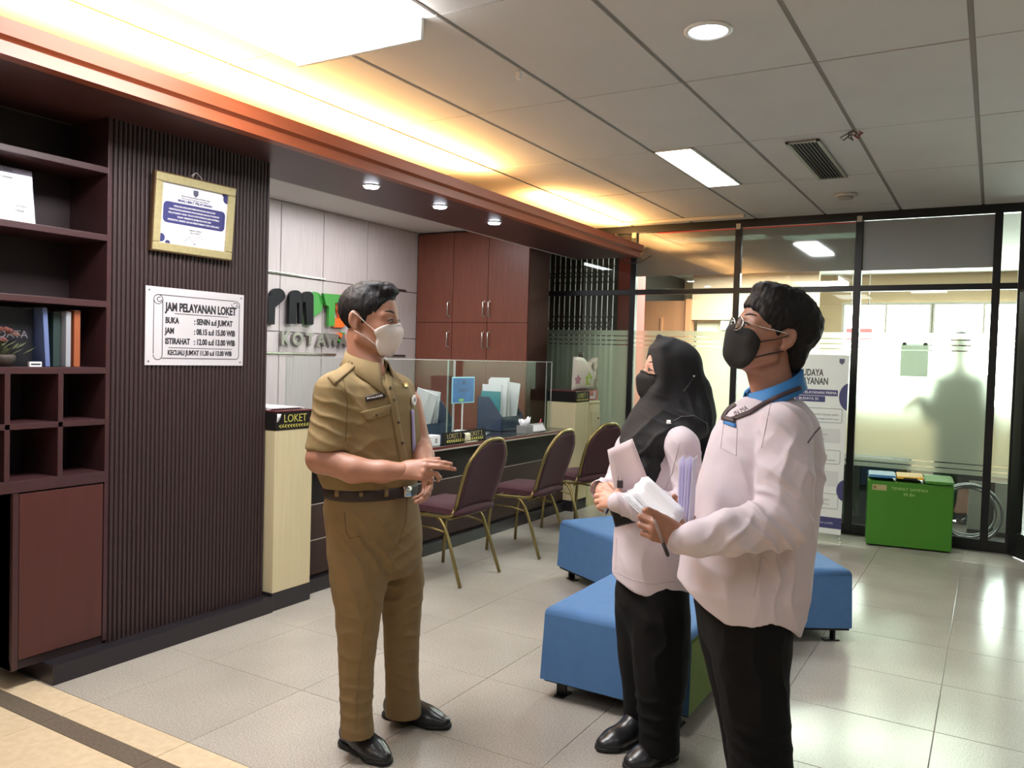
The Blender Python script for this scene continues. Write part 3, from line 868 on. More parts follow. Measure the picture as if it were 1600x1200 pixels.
def hash3(i):
    h = (i[..., 0] * 374761393 + i[..., 1] * 668265263 + i[..., 2] * 2147483647) & 0xffffffff
    h = ((h ^ (h >> 13)) * 1274126177) & 0xffffffff
    return ((h ^ (h >> 16)) & 0xffff) / 65535.0
def noise(P, seed=0):
    P = P + seed * 17.31; i = np.floor(P).astype(np.int64); f = P - i; f = f * f * (3 - 2 * f); r = 0
    for dx in (0, 1):
        for dy in (0, 1):
            for dz in (0, 1):
                w = (f[..., 0] if dx else 1 - f[..., 0]) * (f[..., 1] if dy else 1 - f[..., 1]) * (f[..., 2] if dz else 1 - f[..., 2])
                r = r + w * hash3(i + np.array([dx, dy, dz]))
    return r * 2 - 1

class Surf:
    def __init__(s, V, F): s.V, s.F = V, F
    def relax(s, n, lam=.5):
        if n:
            E = np.concatenate([s.F[:, [0, 1]], s.F[:, [1, 2]], s.F[:, [2, 3]], s.F[:, [3, 0]]])
            deg = np.bincount(E.ravel(), minlength=len(s.V)).astype(float)
            for it in range(n):
                A = np.zeros_like(s.V)
                for q in range(3):
                    A[:, q] = np.bincount(E[:, 0], s.V[E[:, 1], q], len(s.V)) + np.bincount(E[:, 1], s.V[E[:, 0], q], len(s.V))
                s.V = s.V + lam * (A / np.maximum(deg, 1)[:, None] - s.V)
        return s
    def normals(s):
        a, b, c, d = (s.V[s.F[:, q]] for q in range(4)); fn = np.cross(c - a, d - b); N = np.zeros_like(s.V)
        for q in range(4):
            for x in range(3): N[:, x] += np.bincount(s.F[:, q], fn[:, x], len(s.V))
        return N / np.maximum(np.linalg.norm(N, axis=1), 1e-12)[:, None]
    def folds(s, specs, base=.003, bscale=9, seed=1):
        """cloth relief: soft unevenness plus fold trains (centre, direction across the folds, wavelength, height, reach)"""
        N = s.normals(); V = s.V
        d = base * noise(V * bscale, seed) + base * .5 * noise(V * bscale * 2.3, seed + 3)
        for c, ax, wl, h, R in specs:
            ax = np.array(ax, float); ax = ax / np.linalg.norm(ax); r = V - np.array(c, float)
            R = np.array(R if isinstance(R, (tuple, list)) else (R, R, R), float)
            w = np.exp(-((r / R) ** 2).sum(1)); ph = r @ ax / wl + .55 * noise(V * 6, seed + 5) + .25 * noise(V * 15, seed + 6)
            rg = 1 - np.abs(np.sin(math.pi * ph)); d = d + 1.5 * h * w * (rg ** 1.6 - .45)
        s.V = V + N * d[:, None]; return s
    def me(s, name):
        me = bpy.data.meshes.new(name); nV, nF = len(s.V), len(s.F)
        me.vertices.add(nV); me.vertices.foreach_set('co', s.V.astype(np.float32).ravel())
        me.loops.add(nF * 4); me.loops.foreach_set('vertex_index', s.F.astype(np.int32).ravel())
        me.polygons.add(nF); me.polygons.foreach_set('loop_start', np.arange(nF, dtype=np.int32) * 4)
        me.polygons.foreach_set('use_smooth', np.ones(nF, bool))
        me.update(calc_edges=True); me.validate(); return me
    def bvh(s): return BVHTree.FromPolygons([tuple(v) for v in s.V], [tuple(int(i) for i in f) for f in s.F])
    def obj(s, name, m, parent): return objm(name, s.me(name), m, parent)

def merge(*S):
    V = []; F = []; o = 0
    for s in S: V.append(s.V); F.append(s.F + o); o += len(s.V)
    return Surf(np.concatenate(V), np.concatenate(F))

class Pose:
    """places joints at a given distance from the viewer: P(x, y, d) lies on the plane `depth - d`"""
    def __init__(s, depth): s.D = depth
    def __call__(s, px, py, d=0.0): return CAM + ray(px, py) * (s.D - d)
    def m(s, px): return px * s.D / FPX
    def ring(s, y, xl, xr, d=0.0, ratio=.8, ang=0.0):
        """slice seen from xl to xr at picture height y; ratio = depth to width; ang turns the slice"""
        a, b = s(xl, y, d), s(xr, y, d); c = (a + b) / 2; w = np.linalg.norm(b - a) / 2
        ca, sa = math.cos(ang), math.sin(ang); A = w / math.sqrt(ca * ca + (ratio * sa) ** 2)
        return (c[0], c[1], c[2], A, A * ratio, YAW + ang)
    def rings(s, rows, ratio=.8, ang=0.0):
        return [s.ring(r[0], r[1], r[2], r[3] if len(r) > 3 else 0.0, r[4] if len(r) > 4 else ratio, ang) for r in rows]

SCR_R = np.array([_rt[0], _rt[1], 0]); SCR_R = SCR_R / np.linalg.norm(SCR_R)
SCR_T = -np.array([_fw[0], _fw[1], 0]); SCR_T = SCR_T / np.linalg.norm(SCR_T)
UPZ = np.array([0, 0, 1.0])

# ---- heads
class Head:
    def __init__(s, c, F, U=(0, 0, 1), sc=1.05):
        s.c = np.array(c, float); s.s = sc
        F = np.array(F, float); F = F / np.linalg.norm(F); U = np.array(U, float); U = U - F * (U @ F); U = U / np.linalg.norm(U)
        s.R = np.array([F, np.cross(U, F), U])           # rows: forward, left, up
    def p(s, x, y, z): return s.c + s.s * (np.array([x, y, z], float) @ s.R)
    def e(s, B, c, r, k=.012, mode='+', tilt=None):
        R = s.R
        if tilt is not None: R = tilt @ R
        B.ell(s.p(*c), np.array(r) * s.s, R, k * s.s, mode)
    def c_(s, B, a, b, r0, r1, k=.01, mode='+'): B.cone(s.p(*a), s.p(*b), r0 * s.s, r1 * s.s, k * s.s, mode=mode)
    def skull(s, B):
        e, c = s.e, s.c_
        e(B, (-.004, 0, .045), (.101, .078, .083), .01)
        e(B, (.030, 0, -.015), (.066, .064, .088), .03)
        e(B, (.036, 0, -.072), (.050, .049, .042), .03)
        e(B, (.074, 0, -.103), (.018, .022, .015), .022)
        for y in (-1, 1):
            c(B, (.086, .012 * y, .026), (.070, .052 * y, .020), .011, .010, .018)
            e(B, (.060, .046 * y, -.026), (.022, .018, .020), .03)
            c(B, (-.01, .058 * y, -.06), (.05, .036 * y, -.093), .016, .016, .03)
            e(B, (.106, .033 * y, .004), (.018, .018, .011), .014, '-')
        c(B, (.090, 0, .014), (.112, 0, -.030), .0085, .0125, .012)
        for y in (-1, 1): e(B, (.104, .013 * y, -.036), (.010, .009, .008), .007)
        e(B, (.094, 0, -.060), (.012, .024, .008), .010); e(B, (.093, 0, -.071), (.011, .020, .007), .008)
        for y in (-1, 1):
            e(B, (.0795, .033 * y, .004), (.0165, .017, .0135), .006)
            # ear: a shell with a hollow and a lobe
            a = math.radians(12) * y; T = np.array([[1, 0, 0], [0, 1, 0], [0, 0, 1.0]])
            ea = math.radians(22); T = np.array([[math.cos(ea), -math.sin(ea) * y, 0], [math.sin(ea) * y, math.cos(ea), 0], [0, 0, 1]])
            e(B, (-.026, .081 * y, .006), (.019, .0075, .031), .006, tilt=T)
            e(B, (-.020, .080 * y, -.026), (.010, .006, .011), .008, tilt=T)
            e(B, (-.021, .089 * y, .006), (.010, .006, .018), .004, '-', tilt=T)
        return B
    def eyes(s, parent, iris=(48, 34, 28)):
        for y in (-1, 1):
            ey = thingless('eye', parent)
            bm = bmesh.new(); c = s.p(.0850, .033 * y, .004); Q3 = Matrix([list(s.R[0]), list(s.R[1]), list(s.R[2])]).transposed().to_4x4()
            bmesh.ops.create_uvsphere(bm, u_segments=16, v_segments=10, radius=.0132 * s.s, matrix=Matrix.Translation(c) @ Q3 @ Matrix.Diagonal((1, 1.02, .62, 1))); 
            obj('eyeball', bm, mat('eye_white', (150, 136, 126), .5), ey, smooth=True)
            bm = bmesh.new(); bmesh.ops.create_uvsphere(bm, u_segments=12, v_segments=8, radius=.0084 * s.s, matrix=Matrix.Translation(s.p(.0912, .033 * y, .004)) @ Q3 @ Matrix.Diagonal((1, 1, .85, 1)))
            obj('iris', bm, mat('iris%d' % iris[0], iris, .3), ey, smooth=True)
            # upper lid
            pts = [s.p(.0965 - .45 * abs(t) ** 2 * .022, .033 * y + t * .019, .0095 - .006 * abs(t) ** 2) for t in np.linspace(-1, 1, 9)]
            bm = bmesh.new(); tube(bm, pts, [.0012 + .002 * (1 - abs(t)) for t in np.linspace(-1, 1, 9)], 6)
            obj('lash_line', bm, mat('lash', (36, 26, 24), .7), ey)
    def brows(s, parent, m, th=.0045):
        for y in (-1, 1):
            pts = [s.p(.098 - .022 * t ** 1.6, (.013 + .042 * t) * y, .027 + .010 * math.sin(t * 2.2)) for t in np.linspace(0, 1, 9)]
            bm = bmesh.new(); tube(bm, pts, [(th * (.7 + .5 * math.sin(t * PI)) * (1 - .5 * t)) * s.s for t in np.linspace(0, 1, 9)], 6)
            obj('eyebrow', bm, m, parent)

def thingless(name, parent):
    o = bpy.data.objects.new(name, None); COL.objects.link(o); o.parent = parent; o.empty_display_size = .02; return o

def hug(bvh, p, gap, snap=False):
    """keep a point at least gap outside a skin surface"""
    h, nr, _, d = bvh.find_nearest(Vector(p))
    if h is None: return np.array(p)
    sd = (Vector(p) - h).dot(nr)
    if snap or sd < gap: return np.array(h + nr * gap)
    return np.array(p)

def mask_mesh(H, prof, edge, bulge, bvh, n=14, m=21, th=.002):
    """face mask: prof = midline points (x, z), edge = side points (x, y, z), both from top to bottom; bulge pushes the cheeks out"""
    pr = np.array(prof, float); ed = np.array(edge, float)
    def interp(A, t):
        k = np.linspace(0, 1, len(A)); return np.array([np.interp(t, k, A[:, q]) for q in range(A.shape[1])])
    grid = []
    for i in range(n):
        t = i / (n - 1); c = interp(pr, t); e = interp(ed, t); row = []
        for j in range(m):
            u = -1 + 2 * j / (m - 1); a = abs(u); w = 1 - a
            x = c[0] * (1 - a ** 1.08) + e[0] * a ** 1.08 + bulge * math.sin(PI * a) * .45
            y = math.copysign(e[1] * (1 - (1 - a) ** 1.3), u); z = c[1] * (1 - a ** 1.4) + e[2] * a ** 1.4
            row.append(hug(bvh, H.p(x, y, z), .0035, j in (0, m - 1)))
        grid.append(row)
    G = np.array(grid)
    for it in range(2):
        K = G.copy(); K[1:-1, 1:-1] = .5 * G[1:-1, 1:-1] + .125 * (G[:-2, 1:-1] + G[2:, 1:-1] + G[1:-1, :-2] + G[1:-1, 2:]); G = K
    grid = [[hug(bvh, q, .0028) for q in row] for row in G]
    bm = bmesh.new(); sheet(bm, grid, th * H.s); return bm

# ---- hands
def hand(B, wrist, fdir, back, side, size=1.0, curl=(.3, .35, .4, .45), thumb=None, thumb_curl=.35, spread=.08, r0=.024):
    """five-fingered hand: fdir = wrist to knuckles, back = out of the back of the hand, side=+1 when the thumb lies towards back x fdir"""
    f = np.array(fdir, float); f /= np.linalg.norm(f); b = np.array(back, float); b = b - f * (b @ f); b /= np.linalg.norm(b)
    t = np.cross(b, f) * side                       # towards the thumb
    w = np.array(wrist, float); S = size
    L = [(.040, .024, .019), (.045, .028, .020), (.042, .026, .020), (.033, .020, .018)]
    kn = []
    for i, off in enumerate((.027, .009, -.010, -.027)):
        k = w + S * (f * (.083 - .004 * abs(i - 1) - .004 * (i == 3)) + t * off + b * (.003 - .003 * abs(i - 1.3)))
        kn.append(k)
        B.cone(w + S * (t * off * .55 + f * .008), k, .0135 * S, .0105 * S, .014, flat=(b, .9))
    B.cone(w, w + f * .03 * S, r0 * S, .022 * S, .014, flat=(b, .72))
    for i in range(4):
        p = kn[i]; ang = curl[i]; lat = (1.2 - i) * spread * .6
        d0 = f * math.cos(lat) + t * math.sin(lat)
        a = ang * .8
        for q in range(3):
            d = d0 * math.cos(a) - b * math.sin(a); e = p + d * L[i][q] * S * 1.02
            r = (.0094, .0086, .0077, .0066)
            B.cone(p, e, r[q] * S * (.86 if i == 3 else 1), r[q + 1] * S * (.86 if i == 3 else 1), .0035 if q else .006)
            p = e; a += ang * (1.0 if q == 0 else .7)
    # thumb from the side of the palm
    base = w + S * (f * .022 + t * .020 - b * .006)
    td = np.array(thumb, float) if thumb is not None else (f * .62 + t * .72 - b * .28); td = td / np.linalg.norm(td)
    mcp = base + td * .040 * S
    B.cone(base, mcp, .0165 * S, .0125 * S, .012)
    d2 = td * math.cos(thumb_curl) + (f - td * (f @ td)) * math.sin(thumb_curl); d2 /= np.linalg.norm(d2)
    p2 = mcp + d2 * .032 * S; d3 = d2 * math.cos(thumb_curl) + (f - d2 * (f @ d2)) * math.sin(thumb_curl); d3 /= np.linalg.norm(d3)
    p3 = p2 + d3 * .026 * S
    B.cone(mcp, p2, .0115 * S, .0102 * S, .004); B.cone(p2, p3, .0102 * S, .0078 * S, .003)
    return kn

# ---- shoes
def shoe(heel, toe, w=.095, h=.075, z0=.004):
    """low leather shoe from heel to toe on the floor"""
    a = np.array([heel[0], heel[1], 0]); b = np.array([toe[0], toe[1], 0]); L = np.linalg.norm(b - a); f = (b - a) / L; s = np.array([-f[1], f[0], 0])
    B = Body()
    q = lambda u, z, v=0: a + f * (u * L) + s * v + UPZ * (z + z0)
    B.cone(q(.13, .04), q(.45, .034), .037, .036, .01); B.cone(q(.45, .030), q(.72, .026), .037, .044, .02, flat=(UPZ, .75)); B.cone(q(.72, .024), q(.90, .020), .043, .031, .02, flat=(UPZ, .68))
    B.cone(q(.15, .06), q(.30, .075), .036, .037, .02); B.cone(q(.30, .068), q(.62, .036), .034, .034, .03)
    B.plane(q(0, 0), -UPZ)
    up = B.mesh(.005, smooth=1)
    S = Body()
    S.cone(q(.125, .006), q(.45, .006), .041, .037, .004); S.cone(q(.45, .006), q(.74, .006), .037, .046, .02); S.cone(q(.74, .006), q(.905, .006), .046, .034, .02)
    S.plane(q(0, 0), -UPZ); S.plane(q(0, .015), UPZ)
    return up, S.mesh(.005, smooth=0)

# ---- laying flat pieces on a garment
def drape(bvh, quad, nu, nv, off=.0015, mask=None):
    """points of the garment seen through a grid between four picture corners (top-left, top-right, bottom-right, bottom-left)"""
    q = [np.array(p, float) for p in quad]; grid = []
    last = None
    for i in range(nv + 1):
        v = i / nv; row = []
        for j in range(nu + 1):
            u = j / nu; p = (q[0] * (1 - u) + q[1] * u) * (1 - v) + (q[3] * (1 - u) + q[2] * u) * v
            r = ray(p[0], p[1]); hit, nor, _, dist = bvh.ray_cast(Vector(CAM), Vector(r))
            if hit is None:
                hit = Vector(CAM + r * last)
                nor = Vector(-r).normalized()
            else: last = dist / np.linalg.norm(r)
            row.append(hit + nor * off)
        grid.append(row)
    return grid
def patch(name, bvh, quad, m, parent, nu=8, nv=6, off=.002, th=.002):
    bm = bmesh.new(); sheet(bm, drape(bvh, quad, nu, nv, off), th); return obj(name, bm, m, parent)
def seam(name, bvh, pts, r, m, parent, off=.0005, n=14):
    P = []
    for (x0, y0), (x1, y1) in zip(pts[:-1], pts[1:]):
        for i in range(n):
            t = i / n; P.append((x0 + (x1 - x0) * t, y0 + (y1 - y0) * t))
    P.append(pts[-1]); out = []
    for x, y in P:
        g = ray(x, y); hit, nor, _, _ = bvh.ray_cast(Vector(CAM), Vector(g))
        if hit is not None: out.append(hit + nor * off)
    bm = bmesh.new(); tube(bm, out, r, 6); return obj(name, bm, m, parent)

def collar(c, F, top, R0, R1, h_back, h_front, open_deg, th=.004, point=.05, z_drop=.012, n=36, flare=.0):
    """turned-down shirt collar: a band around the neck ending in two points in front.  c = neck centre at the collar's top edge"""
    F = np.array(F, float); F[2] = 0; F /= np.linalg.norm(F); Lf = np.cross(UPZ, F); c = np.array(c, float)
    rows = [[], [], [], [], []]
    for i in range(n + 1):
        a = math.radians(open_deg + (360 - 2 * open_deg) * i / n); ca, sa = math.cos(a), math.sin(a)
        fr = max(0, (ca + 1) / 2)                    # 0 at the back, 1 in front
        k = 1
        dirv = F * ca + Lf * sa
        edge = min(i, n - i) / n
        pt = point * max(0, 1 - edge / .16) ** 1.3
        zt = -z_drop * fr * 4.0
        h = h_back * (1 - fr) + h_front * fr + pt
        ox = F * (.012 * fr)
        rows[0].append(c + ox + dirv * R0 * .93 + UPZ * (zt - h * .6))
        rows[1].append(c + ox + dirv * R0 + UPZ * zt)
        rows[2].append(c + ox + dirv * (R0 + .007) + UPZ * (zt + .003))
        rows[3].append(c + ox + dirv * (R0 * .45 + R1 * .55 + flare * fr * .5) + UPZ * (zt - h * .5))
        rows[4].append(c + ox + dirv * (R1 + flare * fr + pt * .35) + UPZ * (zt - h))
    bm = bmesh.new(); sheet(bm, rows, th); return bm
# ---------------------------------------------------------------- people
M_SKIN1 = mat('skin_tan', (168, 120, 98), .5, var=.06, vscale=9, sss=.08)
M_SKIN2 = mat('skin_light', (214, 160, 136), .5, var=.05, vscale=9, sss=.08)
M_SKIN3 = mat('skin_brown', (158, 112, 92), .5, var=.06, vscale=9, sss=.08)
M_HAIR = mat('black_hair', (20, 18, 19), .62, var=.25, vscale=60, stretch=(1, 1, .3), bump=.18, bscale=160, spec=.25)
M_BROW = mat('brow', (40, 30, 27), .8)
M_KHAKI = mat('khaki_cloth', (131, 111, 74), .85, var=.05, vscale=14, bump=.05, bscale=500)
M_KHAKI2 = mat('khaki_trousers', (122, 101, 67), .85, var=.05, vscale=14, bump=.05, bscale=500)
M_WSHIRT = mat('white_shirt', (206, 194, 200), .8, var=.025, vscale=12, bump=.05, bscale=500)
M_BLACKC = mat('black_cloth', (9, 9, 11), .9, var=.08, vscale=20, spec=.25)
M_HIJAB = mat('black_scarf', (20, 21, 25), .8, var=.06, vscale=12)
M_LEATHER = mat('black_leather', (36, 37, 40), .28, var=.15, vscale=14, bump=.05, bscale=80)
M_SOLE = mat('sole', (22, 21, 21), .7)
M_MASKW = mat('white_mask', (226, 218, 214), .75)
M_MASKB = mat('black_mask', (22, 22, 23), .8)

def legs(P, rows_l, rows_r, pelvis, m, parent, folds, name='trousers', h=.0065, ratio=1.02, ang=0.0, pr=.8):
    B = Body()
    B.stack(P.rings(pelvis, pr, ang), k=.015, n=2.05)
    B.stack(P.rings(rows_l, ratio), k=.022, n=2.1); B.stack(P.rings(rows_r, ratio), k=.018, n=2.1)
    S = B.mesh(h, smooth=1).folds(folds, base=.003, seed=4)
    return S, S.obj(name, m, parent)

def shoes(P, pairs, parent):
    for (hx, hy), (tx, ty), w in pairs:
        a, b = at(hx, hy, 'z', 0), at(tx, ty, 'z', 0)
        u, s = shoe(a, b)
        sh = u.obj('shoe', M_LEATHER, parent); s.obj('sole', M_SOLE, sh)

def hair_cap(H, vol, face, extra=(), h=.004, amp=.004, st=(60, 60, 20), seed=3):
    B = Body(); H.e(B, *vol, .01)
    for q in extra:
        H.e(B, q[0], q[1], q[2], tilt=q[3] if len(q) > 3 else None)
    for c, r, k in face: H.e(B, c, r, k, '-')
    S = B.mesh(h, smooth=1); N = S.normals(); L = ((S.V - H.c) @ H.R.T) / H.s
    d = amp * noise(L * np.array(st), seed) + amp * .7 * noise(L * np.array(st) * 2.1, seed + 1)
    S.V = S.V + N * d[:, None]; return S

def dense(*pts, n=7):
    P = [np.array(p, float) for p in pts]; out = []
    for a, b in zip(P[:-1], P[1:]): out += [tuple(a + (b - a) * i / n) for i in range(n)]
    return out + [tuple(P[-1])]

def bvh_of(objs):
    V = []; F = []
    for o in objs:
        w = wloc(o); k = len(V); V += [v.co + w for v in o.data.vertices]; F += [[k + i for i in p.vertices] for p in o.data.polygons]
    return BVHTree.FromPolygons(V, F)

# ===== the man in khaki
FK=1
def man_khaki():
    P = Pose(3.0); f0 = P(590, 1160)
    t = thing('person', 'person in khaki uniform and white face mask, standing with hands joined', 'person', (-1.87, 2.36, 0))
    F = np.array([.94, .34, 0])
    H = Head(P(577, 503, .0), F, sc=1.05)
    B = Body(); H.skull(B)
    B.cone(H.p(-.030, 0, -.055), P(572, 590, .0), .054, .064, .02)
    B.cone(H.p(-.005, 0, -.085), P(580, 585, .02), .045, .055, .015)
    head = B.mesh(.0036); hbv = head.bvh()
    A = Body()
    A.chain([P(514, 640, .15), P(503, 716, .19), P(552, 734, .215), P(598, 737, .215), P(630, 736, .21)], [.049, .052, .044, .036, .030], .02)
    arm = A.mesh(.005)
    A2 = Body(); A2.chain([P(638, 630, -.13), P(654, 700, -.10), P(660, 714, -.02), P(664, 730, .06)], [.052, .048, .042, .031], .02)
    arm2 = A2.mesh(.005)
    Hn = Body(); w = P(626, 736, .21)
    hand(Hn, w, P(690, 731, .245) - w, SCR_T * .85 + UPZ * .55, 1, 1.08, curl=(.14, .26, .85, 1.0), thumb=SCR_R * .95 + UPZ * .22 - SCR_T * .25, thumb_curl=.12, spread=-.12)
    Hn2 = Body(); w2 = P(664, 726, .05)
    hand(Hn2, w2, P(672, 768, .12) - w2, SCR_R * .8 - SCR_T * .5, -1, 1.05, curl=(.35, .4, .45, .5))
    B2 = Body(); B2.stack(P.rings([(790, 530, 632), (700, 522, 636), (600, 530, 622), (585, 548, 604)], .7, .89), k=.01)
    body = merge(head, arm, arm2, Hn.mesh(.0028), Hn2.mesh(.0028), B2.mesh(.012))
    body.obj('body', M_SKIN1, t)
    H.eyes(t); H.brows(t, M_BROW)
    hair_cap(H, ((-.008, 0, .048), (.1055, .0835, .0925)),
             [((.130, 0, -.034), (.098, .2, .122), .008), ((.015, 0, -.115), (.098, .2, .083), .015), ((-.022, .09, -.002), (.026, .03, .036), .004), ((-.022, -.09, -.002), (.026, .03, .036), .004)],
             extra=[((.072, .0, .108), (.030, .055, .016), .02), ((.03, 0, .126), (.06, .055, .016), .02)], amp=.0022, st=(90, 90, 30)).obj('hair', M_HAIR, t)
    # mask with ear loops
    mk = obj('face_mask', mask_mesh(H, [(.106, -.004), (.127, -.024), (.130, -.044), (.116, -.080), (.102, -.102), (.072, -.118)], [(.078, .046, -.012), (.044, .0665, -.030), (.052, .062, -.055), (.046, .058, -.082), (.056, .030, -.114)], .012, hbv), M_MASKW, t)
    for y in (-1, 1):
        bm = bmesh.new(); tube(bm, [hug(hbv, H.p(*q), .002) for q in dense((.047, .0675 * y, -.032), (.015, .0745 * y, -.006), (-.012, .0845 * y, .020), (-.03, .090 * y, .030))], .0016, 6)
        tube(bm, [hug(hbv, H.p(*q), .002) for q in dense((.047, .060 * y, -.080), (.015, .070 * y, -.055), (-.02, .086 * y, -.034))], .0016, 6); obj('ear_loop', bm, M_MASKW, mk)
    bm = bmesh.new(); tube(bm, [hug(hbv, H.p(*q), .0065) for q in dense((.070, -.047, -.016), (.095, -.030, -.013), (.113, 0, -.012), (.095, .030, -.013), (.070, .047, -.016))], .002, 6); obj('nose_clip', bm, M_MASKW, mk)
    # shirt
    S = Body()
    S.stack(P.rings([(770, 517, 641), (755, 511, 648), (735, 504, 652), (705, 505, 650), (670, 509, 648), (640, 508, 647), (615, 510, 642), (600, 513, 634), (591, 523, 623), (583, 537, 609), (576, 549, 600)], .74, .89), k=.01, n=2.12)
    e0, e1 = P(523, 614, .13), P(510, 712, .175)
    S.cone(P(548, 590, .07), e0, .05, .066, .03)
    S.cone(e0, e1, .069, .077, .03, cut=(P(511, 701, .17), P(511, 740, .17) - P(511, 701, .17)) if False else (P(511, 701, .17), np.array([0, 0, -1.0])))
    g0, g1 = P(620, 612, -.13), P(637, 700, -.10)
    S.cone(P(598, 590, -.07), g0, .048, .062, .03); S.cone(g0, g1, .064, .064, .03, cut=(P(640, 684, -.1), np.array([0, 0, -1.0])))
    sh = S.mesh(.0055, smooth=1).folds([(P(520, 655, .2), UPZ + SCR_R * .4, .045, .006, .09), (P(560, 735, .2), UPZ * .9 + SCR_R * .5, .05, .007, (.10, .1, .07)), (P(590, 690, .2), UPZ - SCR_R * .7, .06, .005, .10),
                                        (P(620, 745, .15), UPZ + SCR_R * .2, .035, .005, .06), (P(545, 620, .15), SCR_R + UPZ * .8, .05, .004, .07)], base=.0035, seed=2)
    shirt = sh.obj('shirt', M_KHAKI, t); bv = sh.bvh()
    M_KD = mat('khaki_seam', (98, 78, 48), .9)
    cl = obj('collar', collar(P(572, 550, .015), np.array([.98, .1, 0]), 0, .067, .090, .046, .058, 24, th=.004, point=.058, z_drop=.011, flare=.030), M_KHAKI, shirt)
    patch('pocket_flap', bv, [(561, 644), (610, 632), (607, 648), (573, 658)], M_KHAKI, shirt, off=.003, th=.003)
    patch('epaulette', bv, [(512, 590), (547, 563), (557, 572), (522, 602)], M_KHAKI, shirt, off=.003, th=.003)
    patch('placket', bv, [(599, 580), (610, 578), (641, 745), (629, 747)], M_KHAKI, shirt, off=.0022, th=.002, nv=22, nu=3)
    seam('placket_edge', bv, [(599, 582), (612, 640), (629, 745)], .0012, M_KD, shirt)
    seam('armhole_seam', bv, [(535, 585), (543, 630), (540, 690)], .0011, M_KD, shirt)
    for k, (x, y) in enumerate(((609, 606), (615, 625), (622, 660), (628, 692), (634, 725))):
        patch('button', bv, [(x - 2, y - 2), (x + 2, y - 2), (x + 2, y + 2), (x - 2, y + 2)], mat('button_brown', (74, 56, 36), .4), shirt, 3, 3, .004, .002)
    patch('pocket_button', bv, [(586, 647), (589, 646), (589, 650), (586, 651)], mat('button_brown', (74, 56, 36), .4), shirt, 3, 3, .005, .002)
    nt = patch('name_tag', bv, [(570, 620), (600, 614), (601, 622), (571, 628)], mat('tag_black', (34, 28, 30), .35), shirt, off=.005, th=.003)
    for k in range(9):
        u = .1 + k * .09; x = 570 + 30 * u; y = 620 - 6 * u
        patch('tag_letter', bv, [(x, y + 2.6), (x + 1.6, y + 2.3), (x + 1.7, y + 5.2), (x + .1, y + 5.5)], mat('tag_print', (190, 180, 170), .5), nt, 1, 1, .0072, .0006)
    patch('gold_pin', bv, [(629, 600), (635, 599), (636, 605), (631, 606)], mat('gold_pin', (220, 190, 110), .3, metal=.6), shirt, 4, 4, .004, .003)
    # round reel badge and its ribbon
    c = P(644, 626, .14)
    hit, nor, _, ds = bv.ray_cast(Vector(CAM), Vector(ray(644, 626)))
    c = hit + nor * .004 if hit is not None else Vector(c)
    nz = (nor if hit is not None else Vector(SCR_T)); fmm = frame_m(c, Vector(UPZ).cross(nz), (0, 0, 1))
    bm = bmesh.new(); lathe(bm, [(.019, 0), (.021, .003), (.018, .007), (.009, .007), (.009, .004)], 24); me = bpy.data.meshes.new('reel'); bmesh.ops.transform(bm, matrix=fmm, verts=bm.verts)
    bd = obj('reel_badge', bm, mat('badge_white', (228, 228, 228), .4), t)
    bm = bmesh.new(); lathe(bm, [(.0088, .004), (.006, .006)], 16); bmesh.ops.transform(bm, matrix=fmm, verts=bm.verts); obj('badge_centre', bm, mat('badge_dark', (50, 50, 64), .4), bd)
    bm = bmesh.new(); g = drape(bv, [(641, 640), (645, 640), (648, 706), (643, 706)], 2, 10, .005); sheet(bm, g, .0015); obj('ribbon', bm, mat('ribbon_lilac', (150, 136, 178), .6), bd)
    # belt and buckle
    Bt = Body(); Bt.stack(P.rings([(773, 513, 648), (770, 511, 649), (758, 510, 650), (755, 512, 648)], .76, .89), k=.002, n=2.08)
    bs = Bt.mesh(.005, smooth=1); belt = bs.obj('belt', mat('belt_leather', (40, 27, 25), .6), t); bb = bs.bvh()
    patch('buckle', bb, [(629, 759), (641, 758), (642, 775), (630, 776)], M_CHROME, belt, 4, 4, .004, .005)
    for x in (524, 561, 600): patch('belt_loop', bb, [(x, 754), (x + 6, 754), (x + 6, 776), (x, 776)], M_KHAKI2, belt, 2, 4, .003, .002)
    # trousers
    ts, tr = legs(P, [(835, 584, 650, -.07), (860, 586, 658, -.09), (900, 591, 663, -.10), (950, 596, 659, -.11), (1000, 600, 656, -.12), (1050, 602, 654, -.13), (1090, 602, 657, -.135), (1116, 601, 660, -.135)],
                  [(835, 516, 606, .06), (860, 512, 606, .08), (900, 514, 606, .09), (950, 523, 598, .10), (1000, 527, 590, .105), (1050, 529, 584, .11), (1110, 532, 582, .115), (1148, 532, 586, .115)],
                  [(898, 556, 640), (885, 538, 650), (868, 522, 656), (845, 517, 657), (820, 514, 656), (790, 511, 652), (768, 514, 646)], M_KHAKI2, t,
                  [(P(560, 850, .2), UPZ + SCR_R * .8, .05, .006, .10), (P(545, 1000, .2), UPZ + SCR_R * .3, .06, .005, (.1, .1, .12)), (P(560, 1110, .2), UPZ, .05, .007, (.1, .1, .09)), (P(630, 1070, 0), UPZ + SCR_R * .2, .05, .006, (.1, .1, .10)),
                   (P(630, 930, 0), UPZ - SCR_R * .5, .06, .008, .12), (P(605, 865, .15), SCR_R * .8 + UPZ * .6, .045, .010, .09), (P(640, 860, .1), SCR_R * .6 - UPZ * .8, .045, .008, .08), (P(545, 930, .2), SCR_R + UPZ * .3, .06, .006, .12), (P(630, 1010, 0), UPZ - SCR_R * .4, .05, .008, .08)], ang=.89, pr=.78)
    tb = ts.bvh()
    seam('pocket_seam', tb, [(538, 800), (541, 832), (546, 841), (562, 838)], .0013, M_KD, tr)
